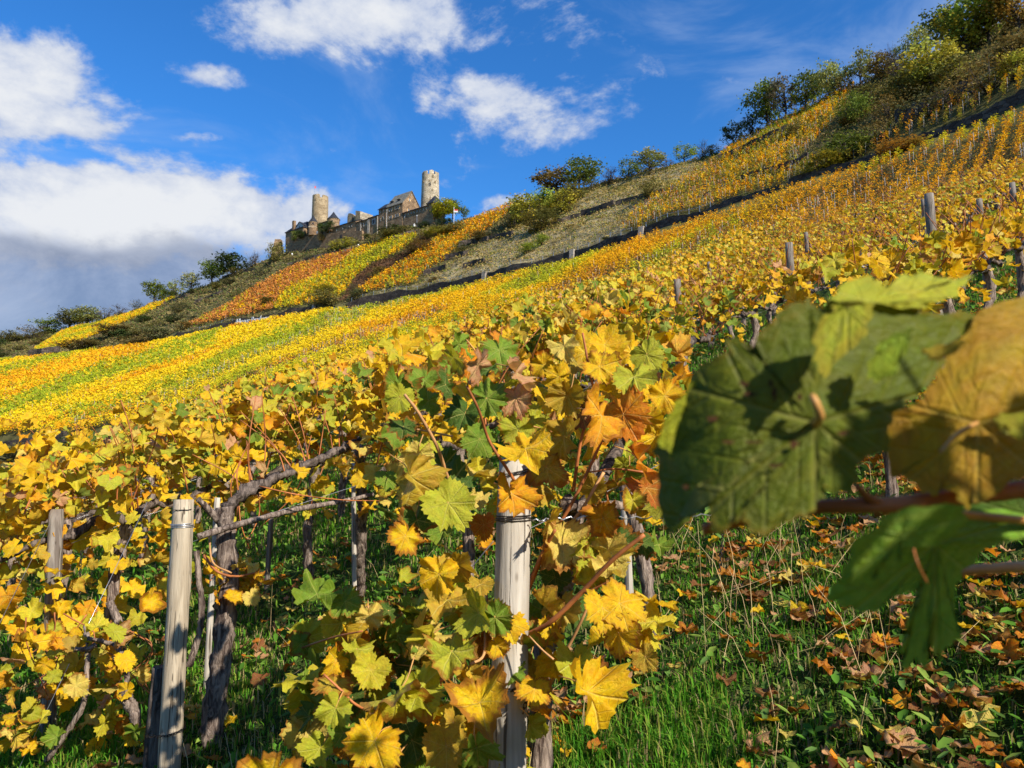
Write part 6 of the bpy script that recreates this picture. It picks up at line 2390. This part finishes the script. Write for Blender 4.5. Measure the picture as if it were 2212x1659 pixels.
# filling leaves behind
for i in range(230):
    if i < 110:
        x, y = rg.uniform(830, 1500), rg.uniform(740, 1120)
        D = rg.uniform(2.1, 2.75)
    else:
        x, y = rg.uniform(640, 1420), rg.uniform(1280, 1700)
        if 1200 < x and y > 1420:
            continue
        D = rg.uniform(1.95, 2.2)
    P = px(x, y, D)
    if P.z < zg(P.x, P.y) + .05:
        continue
    Rm = leaf_frames(1, rg)[0]
    mix = MIX_G if x < 1150 else MIX_A
    leaf_obj(cv_root, P - cv_root.location, float(rg.uniform(.07, .12)), Rm, pick(mix, 1, rg)[0], rg, True)

# extra wood of the tan post's row: the light cordon, hanging trunks
tr_root = empty('grapevine', (tfoot.x + .12, tfoot.y + .15, zg(tfoot.x + .12, tfoot.y + .15)))
tag(tr_root, 'old grapevine with thick shaggy trunk and long bare cordons beside the tan post', 'vine')
ctube('trunk', [Vector((-1.30, 3.55, zg(-1.3, 3.55) - .1)), px(455, 1580, 3.52), px(478, 1420, 3.5), px(494, 1280, 3.5), px(490, 1170, 3.5), px(485, 1095, 3.5)], .052, .037, BARK, 12, .13, 8, tr_root, 9, .12)
ctube('cordon', [px(488, 1100, 3.5), px(530, 1065, 3.6), px(590, 1035, 3.75), px(660, 1005, 3.95), px(730, 975, 4.15), px(790, 945, 4.35), px(860, 905, 4.6), px(930, 890, 4.9)], .025, .016, BARKD, 9, .34, 9, tr_root, 8, .2)
ctube('cordon', [px(428, 1160, 3.3), px(500, 1138, 3.4), px(570, 1118, 3.5), px(650, 1098, 3.65), px(730, 1085, 3.85), px(805, 1068, 4.1)], .016, .011, BARK, 8, .12, 10, tr_root, 8, .1)
ctube('cordon', [px(480, 1130, 3.5), px(455, 1105, 3.45), px(428, 1078, 3.4)], .018, .012, BARK, 7, .15, 11, tr_root)
ctube('trunk', [px(425, 1190, 3.35), px(430, 1250, 3.35), px(436, 1310, 3.35), px(430, 1370, 3.35), px(408, 1440, 3.33)], .012, .014, BARK, 8, .12, 12, tr_root)
ctube('trunk', [px(775, 1285, 4.9), px(778, 1200, 4.75), px(782, 1100, 4.6), px(779, 1020, 4.5), px(777, 965, 4.4)], .032, .028, BARK, 10, .18, 13, tr_root, 9, .1)
ctube('cane', [px(440, 1200, 3.4), px(470, 1235, 3.35), px(510, 1245, 3.4), px(560, 1235, 3.5)], .007, .004, CANE, 6, .1, 14, tr_root)
ctube('cane', [px(452, 1160, 3.4), px(460, 1215, 3.35), px(500, 1238, 3.4)], .005, .004, CANE_T, 6, .1, 15, tr_root)
for i in range(26):
    x0 = rg.uniform(500, 860)
    D = 3.55 + (x0 - 500) / 360 * 1.0
    y0 = 1095 - (x0 - 490) * .45
    a = px(x0, y0, D)
    dx, dz = rg.normal(-.03, .12), rg.uniform(.18, .5) * (1 if i % 4 else -.7)
    ctube('cane', [a, a + Vector((dx * .4, rg.normal(0, .05), dz * .5)), a + Vector((dx, rg.normal(0, .1), dz))], .0042, .0022, CANE, 5, .05, i, tr_root, 4)
ctube('cane', [px(560, 1050, 3.5), px(640, 1068, 3.5), px(740, 1080, 3.7), px(820, 1082, 3.9)], .0032, .0028, CANE, 5, .05, 77, tr_root, 5)
for i in range(60):
    x, y = rg.uniform(430, 900), rg.uniform(980, 1110)
    if i < 16:
        x, y = rg.uniform(440, 560), rg.uniform(1200, 1300)
    D = rg.uniform(3.6, 4.6) if i >= 16 else rg.uniform(3.4, 3.6)
    P = px(x, y, D)
    leaf_obj(tr_root, P - tr_root.location, float(rg.uniform(.07, .11)), leaf_frames(1, rg)[0], pick(MIX_A, 1, rg)[0], rg, True)

# left side: crossing bare trunks and low leaves between the dark and the tan post
lr = empty('grapevine', (px(300, 1500, 3.6).x, 3.6, zg(px(300, 1500, 3.6).x, 3.6)))
tag(lr, 'bare knotty low grapevine stems between the dark left post and the tan post', 'vine')
Z4 = lambda X, Y, D: px(X * .3667, Y * .3667 + 1050.7, D)
for p, a, b in (([Z4(270, 1620, 3.5), Z4(400, 1440, 3.5), Z4(490, 1290, 3.5), Z4(510, 1090, 3.5), Z4(520, 940, 3.55), Z4(505, 820, 3.6)], .011, .010),
                ([Z4(530, 900, 3.55), Z4(620, 920, 3.6), Z4(680, 940, 3.6), Z4(740, 1040, 3.5), Z4(745, 1160, 3.45), Z4(735, 1220, 3.4)], .009, .011),
                ([Z4(735, 1200, 3.4), Z4(750, 1260, 3.4), Z4(790, 1330, 3.4), Z4(800, 1420, 3.4)], .03, .022),
                ([Z4(440, 960, 3.5), Z4(520, 960, 3.52), Z4(560, 935, 3.55)], .009, .012),
                ([Z4(700, 990, 4.1), Z4(705, 880, 4.1), Z4(690, 780, 4.1), Z4(640, 680, 4.1)], .022, .018)):
    ctube('stem', p, a, b, BARK, 8, .16, int(a * 1e4), lr, 7)
for i in range(110):
    X, Y = rg.uniform(40, 840), rg.uniform(820, 1560)
    if Y > 1250 and 280 < X < 560 and rg.uniform() < .7:
        continue
    D = rg.uniform(3.35, 4.1)
    P = Z4(X, Y, D)
    if P.z < zg(P.x, P.y) + .04:
        continue
    leaf_obj(lr, P - lr.location, float(rg.uniform(.07, .115)), leaf_frames(1, rg, tilt=.7)[0], pick(MIX_A if i % 3 else MIX_G, 1, rg)[0], rg, True)
for i in range(14):
    X, Y = rg.uniform(100, 800), rg.uniform(700, 1000)
    a = Z4(X, Y, rg.uniform(3.6, 4.1))
    ctube('cane', [a, a + Vector((rg.normal(0, .12), 0, -.12)), a + Vector((rg.normal(0, .2), 0, -.35))], .004, .002, CANE, 5, .05, i, lr, 4)

# ------------------------------------------------------------------ the shoot hanging into the view, close to the lens
fr = empty('grapevine_shoot', px(2212, 1060, .46))
tag(fr, 'close-up shaded shoot with a big blurred dark green leaf at the right', 'vine')
FZ = lambda X, Y, D: px(X * .4 + 1327, Y * .4 + 553, D)
GZ = lambda X, Y, D: px(X * .4 + 1327, Y * .4 + 1050.7, D)


def traced_leaf(name, outline, junction, zf, D0, bend, col, seed, rnd=None):
    """a leaf blade with the given margin, rings from the stalk junction, bent in depth"""
    rg2 = np.random.default_rng(seed)
    pts = []
    n = len(outline)
    for i in range(n):
        a, b = np.array(outline[i], float), np.array(outline[(i + 1) % n], float)
        d = b - a
        nn = np.array([d[1], -d[0]]) / (np.linalg.norm(d) + 1e-6)
        pts.append(a)
        pts.append(a + d * .33 + nn * rg2.uniform(-20, 2))
        pts.append(a + d * .66 + nn * rg2.uniform(-2, 20))
    pts = np.array(pts)
    J = np.array(junction, float)
    R = 7
    V, L = [zf(J[0], J[1], D0)], [(0, 0, 0)]
    sc_ = np.max(np.linalg.norm(pts - J, axis=1))
    for k in range(1, R + 1):
        t = k / R
        for p in pts:
            w = J + (p - J) * t
            dx, dy = (w - J) / sc_
            th = math.atan2(dx, dy)
            D = D0 + bend(dx, dy) + .0012 * t * math.sin(3 * th + seed) + rg2.normal(0, .0003)
            V.append(zf(w[0], w[1], D))
            L.append((dx * .6, -dy * .6, t))
    m = len(pts)
    F = []
    for i in range(m):
        j = (i + 1) % m
        F.append((0, 1 + j, 1 + i))
        for k in range(1, R):
            a, b = 1 + (k - 1) * m, 1 + k * m
            F.append((a + i, b + j, b + i))
            F.append((a + i, a + j, b + j))
    V = np.array([tuple(v - fr.location) for v in V])
    me = mesh_np(name, V, np.array(F), LEAF_OBJ, {'luv': ('FLOAT_VECTOR', np.array(L))}, smooth=True)
    o = mobj(name, me, fr)
    o.color = tuple(col) + (.35,)
    return o


F1 = [(600, 440), (680, 450), (740, 500), (790, 410), (860, 350), (880, 300), (1000, 250), (1060, 235), (1100, 290), (1180, 220), (1400, 250), (1700, 300), (1960, 320), (1900, 420), (1790, 500),
      (1770, 600), (1700, 700), (1600, 770), (1540, 830), (1480, 920), (1490, 1000), (1470, 1060), (1370, 1080), (1310, 1130), (1310, 1230), (1260, 1280), (1150, 1270), (1120, 1310), (1080, 1380),
      (1000, 1400), (930, 1440), (880, 1470), (800, 1510), (720, 1480), (690, 1400), (640, 1440), (570, 1500), (520, 1480), (510, 1360), (520, 1200), (440, 1240), (380, 1350), (300, 1510), (260, 1420),
      (230, 1300), (240, 1100), (200, 1050), (240, 990), (290, 860), (360, 770), (440, 700), (420, 640), (510, 570), (610, 520)]
traced_leaf('leaf', F1, (1085, 900), FZ, .42, lambda dx, dy: .05 * dx * dx + .035 * max(-dy, 0) - .02 * max(dy, 0) + .05 * max(-dx - .5, 0), (.12, .145, .006), 1)
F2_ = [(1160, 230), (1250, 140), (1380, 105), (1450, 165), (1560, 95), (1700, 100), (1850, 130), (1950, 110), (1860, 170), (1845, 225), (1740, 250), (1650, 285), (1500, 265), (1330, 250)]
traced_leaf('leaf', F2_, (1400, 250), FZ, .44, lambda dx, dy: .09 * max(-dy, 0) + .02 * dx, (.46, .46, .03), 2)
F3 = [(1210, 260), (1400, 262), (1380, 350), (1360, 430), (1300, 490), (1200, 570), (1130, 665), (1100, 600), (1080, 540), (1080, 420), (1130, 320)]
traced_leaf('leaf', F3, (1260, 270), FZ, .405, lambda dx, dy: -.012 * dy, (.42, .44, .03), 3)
F4 = [(1980, 290), (2130, 240), (2330, 190), (2500, 300), (2560, 700), (2450, 1000), (2300, 1150), (2140, 1210), (2060, 1290), (1950, 1330), (1900, 1370), (1850, 1280), (1780, 1260), (1720, 1300),
      (1640, 1250), (1560, 1190), (1490, 1190), (1480, 1000), (1440, 900), (1390, 850), (1480, 810), (1540, 840), (1640, 790), (1700, 700), (1780, 600), (1800, 500), (1900, 420)]
traced_leaf('leaf', F4, (1960, 900), FZ, .45, lambda dx, dy: .04 * dx * dx - .02 * dy, (.40, .24, .010), 4)
F5 = [(1140, 600), (1200, 520), (1250, 420), (1290, 290), (1400, 240), (1480, 150), (1600, 100), (1900, 110), (2212, 150), (2350, 200), (2300, 270), (2130, 290), (2000, 340), (1900, 440), (1850, 520),
      (1840, 640), (1870, 780), (1870, 830), (1790, 870), (1750, 960), (1720, 860), (1660, 1000), (1630, 920), (1570, 1000), (1550, 960), (1560, 850), (1600, 700), (1640, 640), (1640, 560), (1500, 600),
      (1400, 680), (1300, 670), (1220, 640)]
traced_leaf('leaf', F5, (1730, 310), GZ, .50, lambda dx, dy: .06 * max(-dy, 0) + .03 * dx * dx - .01 * max(dy, 0), (.21, .37, .03), 5)
LIT_FOLD = [(235, 1000), (290, 860), (360, 770), (440, 665), (590, 655), (505, 725), (525, 790), (430, 865), (425, 960), (390, 1050), (330, 1150), (300, 1060)]
traced_leaf('leaf', LIT_FOLD, (430, 800), FZ, .455, lambda dx, dy: 0, (.42, .42, .02), 9)  # sunlit part of the big leaf's fold, painted as a brighter blade
LIT_PATCH_TOP = [(1370, 570), (1440, 465), (1520, 412), (1620, 400), (1600, 470), (1560, 540), (1500, 650), (1400, 685), (1365, 640)]
traced_leaf('leaf', LIT_PATCH_TOP, (1590, 410), FZ, .407, lambda dx, dy: 0, (.30, .40, .025), 11)  # patch of light on the upper lobes, put in as a bright shape
BLEM = plain('leaf_blemish', (.05, .022, .008), .8, .1, .3, 60)
for (bx, by, bw, bh) in ((620, 1005, 34, 12), (750, 1005, 48, 10), (970, 1020, 24, 20), (1235, 957, 32, 12), (870, 1132, 40, 12), (530, 880, 34, 20), (700, 690, 26, 16), (730, 745, 40, 10), (865, 745, 14, 34),
                         (400, 1250, 26, 18), (1000, 760, 12, 26), (845, 690, 12, 24)):
    dx, dy = (bx - 1085) / 1000, (by - 900) / 1000
    Db = .42 + .05 * dx * dx + .035 * max(-dy, 0) - .02 * max(dy, 0) + .05 * max(-dx - .5, 0) - .004
    pts = [FZ(bx + bw * math.cos(a) * (1 + .35 * math.sin(3 * a + bx)), by + bh * math.sin(a) * (1 + .3 * math.cos(2 * a + by)), Db) - fr.location for a in np.linspace(0, 2 * math.pi, 12)[:-1]]
    mb = MB()
    mb.quad(*pts)
    mb.build('blemish', BLEM, fr)
F6 = [(1660, 500), (1780, 480), (1880, 450), (1895, 470), (1830, 530), (1740, 570), (1700, 550)]
traced_leaf('leaf', F6, (1690, 530), FZ, .40, lambda dx, dy: 0, (.5, .38, .03), 6)
F7 = [(2040, 870), (2120, 850), (2260, 840), (2260, 980), (2160, 980), (2080, 940)]
traced_leaf('leaf', F7, (2060, 900), FZ, .435, lambda dx, dy: 0, (.40, .38, .03), 7)
LIT_PATCH_LOW = [(1290, 290), (1400, 240), (1480, 150), (1600, 105), (1890, 108), (1893, 200), (1810, 275), (1700, 325), (1545, 325), (1525, 450), (1400, 470), (1370, 530), (1280, 520), (1292, 400)]
traced_leaf('leaf', LIT_PATCH_LOW, (1560, 260), GZ, .40, lambda dx, dy: .02 * dy, (.26, .42, .04), 10)  # sunlit area of the lower leaf, its light held in this green
F8 = [(1900, 1340), (2000, 1290), (2240, 1290), (2400, 1320), (2400, 1480), (2200, 1520), (2050, 1500), (1950, 1440)]
traced_leaf('leaf', F8, (2240, 1400), FZ, .53, lambda dx, dy: 0, (.10, .18, .02), 8)
ctube('cane', [GZ(480, 235, .47), GZ(700, 180, .47), GZ(1110, 112, .46), GZ(1500, 100, .455), GZ(1800, 62, .46), GZ(2300, 5, .47)], .0036, .0058, CANE, 10, .05, 1, fr)
ctube('cane', [GZ(1310, 0, .44), GZ(1370, 60, .45), GZ(1480, 105, .455)], .002, .003, CANE, 8, .05, 2, fr)
ctube('cane', [GZ(1590, 105, .46), GZ(1800, 140, .47), GZ(2000, 165, .49), GZ(2300, 190, .52)], .002, .0032, PETI, 8, .05, 3, fr)
ctube('cane', [GZ(1850, 462, .62), GZ(2000, 445, .62), GZ(2300, 428, .62)], .0035, .0045, CANE_T, 8, .05, 4, fr)
ctube('leaf_stalk', [FZ(1085, 905, .42), FZ(1110, 860, .408), FZ(1080, 780, .405), FZ(1070, 760, .41)], .0026, .002, PETI, 8, .03, 5, fr)
ctube('tendril', [GZ(1600, 120, .46), GZ(1720, 200, .44), GZ(1620, 300, .44), GZ(1640, 420, .43), GZ(1690, 520, .44)], .0007, .0005, CANE, 5, .02, 6, fr)
ctube('leaf_stalk', [FZ(1960, 900, .45), FZ(1850, 960, .435), FZ(1760, 1060, .43)], .0012, .001, PETI, 6, .03, 7, fr)
# one orange leaf close to the lens, cut by the lower edge
ex = empty('grapevine_shoot', px(560, 1700, 1.0))
tag(ex, 'yellow leaf tip rising into the lower edge of the view', 'vine')
M = facing(170, -50, 10, px(575, 1700, 1.0))
leaf_obj(ex, px(580, 1700, 1.0) - ex.location, .09, M, LC['yellow'], rg, True)


# ------------------------------------------------------------------ ground cover
def grass_field():
    rg = np.random.default_rng(404)
    n = 300000
    phi = rg.uniform(math.radians(-40), math.radians(40), n)
    R = 1.15 + 15 * rg.uniform(0, 1, n) ** 1.7
    X, Y = R * np.sin(phi), R * np.cos(phi)
    patch = np.sin(1.9 * X + 1.1 * np.sin(1.3 * Y)) + np.sin(2.3 * Y - 1.2 * X + 1) + .8 * np.sin(5.1 * X + 2.2 * Y)
    lush = ((X > .05) & (X < .75) & (Y < 2.9)) | ((X < -1.75) & (Y < 4.6))
    p = np.where(lush, 1.0, np.clip(.55 + .25 * patch, .12, 1))
    m = rg.uniform(0, 1, n) < p
    X, Y, R, lush, patch = X[m], Y[m], R[m], lush[m], patch[m]
    n = len(X)
    Z = near_plane(X, Y)
    h = rg.uniform(.025, .09, n) * np.where(lush, 1.35, 1) * np.clip(R / 5, 1, 1.7)
    w = rg.uniform(.0016, .0034, n) * np.clip(R / 3.2, 1, 3.2)
    a = rg.uniform(0, 2 * math.pi, n)
    d = np.stack([np.cos(a), np.sin(a), np.zeros(n)], 1)
    s = np.stack([-np.sin(a), np.cos(a), np.zeros(n)], 1)
    lean = rg.uniform(.15, 1.0, n)[:, None]
    base = np.stack([X, Y, Z - .01], 1)
    up = np.array([0, 0, 1.0])
    mid = base + (up * .62 + d * lean * .25) * h[:, None]
    tip = base + (up * (1.0 - .35 * lean) + d * lean * .85) * h[:, None]
    w = w[:, None]
    V = np.stack([base - s * w, base + s * w, mid + s * w * .8, mid - s * w * .8, tip], 1).reshape(-1, 3)
    i = np.arange(n)[:, None] * 5
    Q = np.concatenate([i, i + 1, i + 2, i + 3], 1)
    T = np.concatenate([i + 3, i + 2, i + 4], 1)
    g = np.array([(.08, .26, .015), (.13, .33, .02), (.18, .34, .03), (.06, .20, .015), (.27, .30, .05)])[rg.integers(0, 5, n)]
    dry = rg.uniform(0, 1, n) < np.where(lush, .05, .24)
    g = np.where(dry[:, None], np.array([.42, .33, .15]), g) * rg.uniform(.8, 1.2, (n, 1))
    cv = np.concatenate([np.repeat(g, 5, 0), np.ones((5 * n, 1))], 1)
    o = mobj('grass', mesh_np('grass', V, [Q, T], GRASSM, {'col': ('FLOAT_COLOR', cv)}))
    tag(o, 'green grass with dry blades between the near rows', 'grass', kind='stuff')


def herbs():
    rg = np.random.default_rng(405)
    n = 26000
    phi = rg.uniform(math.radians(-40), math.radians(40), n)
    R = 1.3 + 14 * rg.uniform(0, 1, n) ** 1.5
    X, Y = R * np.sin(phi), R * np.cos(phi)
    cx = np.sin(2.7 * X + 1) * np.sin(2.2 * Y)
    keep = rg.uniform(0, 1, n) < np.clip(.6 + .5 * cx, .15, 1)
    lush = ((X > .05) & (X < .75) & (Y < 2.9)) | ((X < -1.75) & (Y < 4.6))
    keep &= ~(lush & (rg.uniform(0, 1, n) < .85))
    X, Y, R = X[keep], Y[keep], R[keep]
    n = len(X)
    Z = near_plane(X, Y) + rg.uniform(.01, .07, n)
    a = rg.uniform(0, 2 * math.pi, n)
    el = rg.uniform(.1, .9, n)
    d = np.stack([np.cos(a) * np.cos(el), np.sin(a) * np.cos(el), np.sin(el)], 1)
    s = np.stack([-np.sin(a), np.cos(a), rg.normal(0, .25, n)], 1)
    nz = np.cross(d, s)
    L = (rg.uniform(.02, .07, n) * np.clip(R / 4, 1, 2))[:, None]
    W_ = L * rg.uniform(.28, .55, n)[:, None]
    B = np.stack([X, Y, Z], 1)
    V = np.stack([B, B + d * L * .35 + s * W_ * .42 + nz * L * .05, B + d * L * .72 + s * W_ * .5, B + d * L - nz * L * .1, B + d * L * .72 - s * W_ * .5, B + d * L * .35 - s * W_ * .42 + nz * L * .05,
                  B + d * L * .5 - nz * L * .08], 1).reshape(-1, 3)
    i = np.arange(n)[:, None] * 7
    T = np.concatenate([np.concatenate([i + a_, i + b_, i + 6], 1) for a_, b_ in ((0, 1), (1, 2), (2, 3), (3, 4), (4, 5), (5, 0))], 0)
    g = np.array([(.12, .28, .03), (.20, .36, .05), (.08, .20, .025), (.30, .42, .07), (.15, .28, .06)])[rg.integers(0, 5, n)] * rg.uniform(.8, 1.2, (n, 1))
    cv = np.concatenate([np.repeat(g, 7, 0), np.ones((7 * n, 1))], 1)
    o = mobj('herbs', mesh_np('herbs', V, T, GRASSM, {'col': ('FLOAT_COLOR', cv)}))
    tag(o, 'low broad-leaved weeds in the grass between the rows', 'weeds', kind='stuff')


def litter():
    rg = np.random.default_rng(406)
    n = 14000
    phi = rg.uniform(math.radians(-40), math.radians(40), n)
    R = 1.4 + 14 * rg.uniform(0, 1, n) ** 1.35
    X, Y = R * np.sin(phi), R * np.cos(phi)
    right = np.clip((X / Y - .22) / .3, 0, 1)
    cl = np.sin(3.1 * X + 1.2) * np.sin(2.6 * Y + X)
    p = .2 + .65 * right + .3 * cl
    lush = ((X > .05) & (X < .75) & (Y < 2.9)) | ((X < -1.75) & (Y < 4.6))
    keep = (rg.uniform(0, 1, n) < p) & ~(lush & (rg.uniform(0, 1, n) < .8))
    X, Y, R = X[keep], Y[keep], R[keep]
    n = len(X)
    P = np.stack([X, Y, near_plane(X, Y) + rg.uniform(.03, .06, n)], 1)
    o = np.argsort(R)
    P, R = P[o], R[o]
    mats = leaf_frames(n, rg, tilt=.5, face=(0, 0, 2.6))
    # free spin on the ground
    sp = rg.uniform(0, 2 * math.pi, n)
    c, s = np.cos(sp), np.sin(sp)
    Rz = np.zeros((n, 3, 3))
    Rz[:, 0, 0], Rz[:, 0, 1], Rz[:, 1, 0], Rz[:, 1, 1], Rz[:, 2, 2] = c, -s, s, c, 1
    mats = np.einsum('nij,njk->nik', Rz, mats)
    cols = pick(MIX_O, n, rg)
    size = rg.uniform(.04, .095, n)
    cme = [mesh_np('fallen_leaf', V, F, LEAF_OBJ, {'luv': ('FLOAT_VECTOR', L)}, smooth=True) for V, L, F in CUR]
    k = 260
    x, y = proj(P)
    vis = (x > 0) & (x < 2212) & (y > 0) & (y < 1659)
    idx = np.nonzero(vis)[0][:k]
    for i in idx:
        ob = bpy.data.objects.new('fallen_leaf', cme[int(rg.integers(len(cme)))])
        m = Matrix([[float(v) * float(size[i]) for v in row] for row in mats[i]]).to_4x4()
        m.translation = Vector(P[i])
        ob.matrix_world = m
        ob.color = tuple(float(v) for v in cols[i]) + (1,)
        link(ob)
        tag(ob, 'curled fallen vine leaf lying in the grass between the near rows', 'leaf', 'fallen leaves in the grass')
    rest = np.setdiff1d(np.arange(n), idx)
    V, L, F, C_ = leaf_cloud(CUR, P[rest], size[rest], mats[rest], cols[rest], rg)
    ob = mobj('leaf_litter', mesh_np('leaf_litter', V, F, LEAF_MESH, {'luv': ('FLOAT_VECTOR', L), 'col': ('FLOAT_COLOR', C_)}, smooth=True))
    tag(ob, 'brown and orange leaf litter farther up between the rows', 'leaf litter', kind='stuff')


def straw():
    """dry stalks standing in the grass"""
    rg = np.random.default_rng(407)
    parts = []
    n = 130
    for i in range(n):
        if i % 2:
            x, y = rg.normal(1.05, .35), rg.normal(3.3, .5)
        else:
            R = rg.uniform(1.8, 7)
            ph = rg.uniform(-.65, .65)
            x, y = R * math.sin(ph), R * math.cos(ph)
        z = zg(x, y)
        h = rg.uniform(.1, .38)
        dx, dy = rg.normal(0, .12, 2)
        parts.append(tube_arrays([(x, y, z - .02), (x + dx * .4, y + dy * .4, z + h * .6), (x + dx, y + dy, z + h)], [.0014, .0011, .0006], 3))
    V, q, t = merge(parts)
    m = plain('dry_straw', (.52, .38, .18), .7, .2, .3, 5)
    ob = mobj('dry_stalks', mesh_np('dry_stalks', V, [q, t], m))
    tag(ob, 'thin dry stalks standing in the grass', 'dry stalks', kind='stuff')


grass_field()
herbs()
litter()
straw()
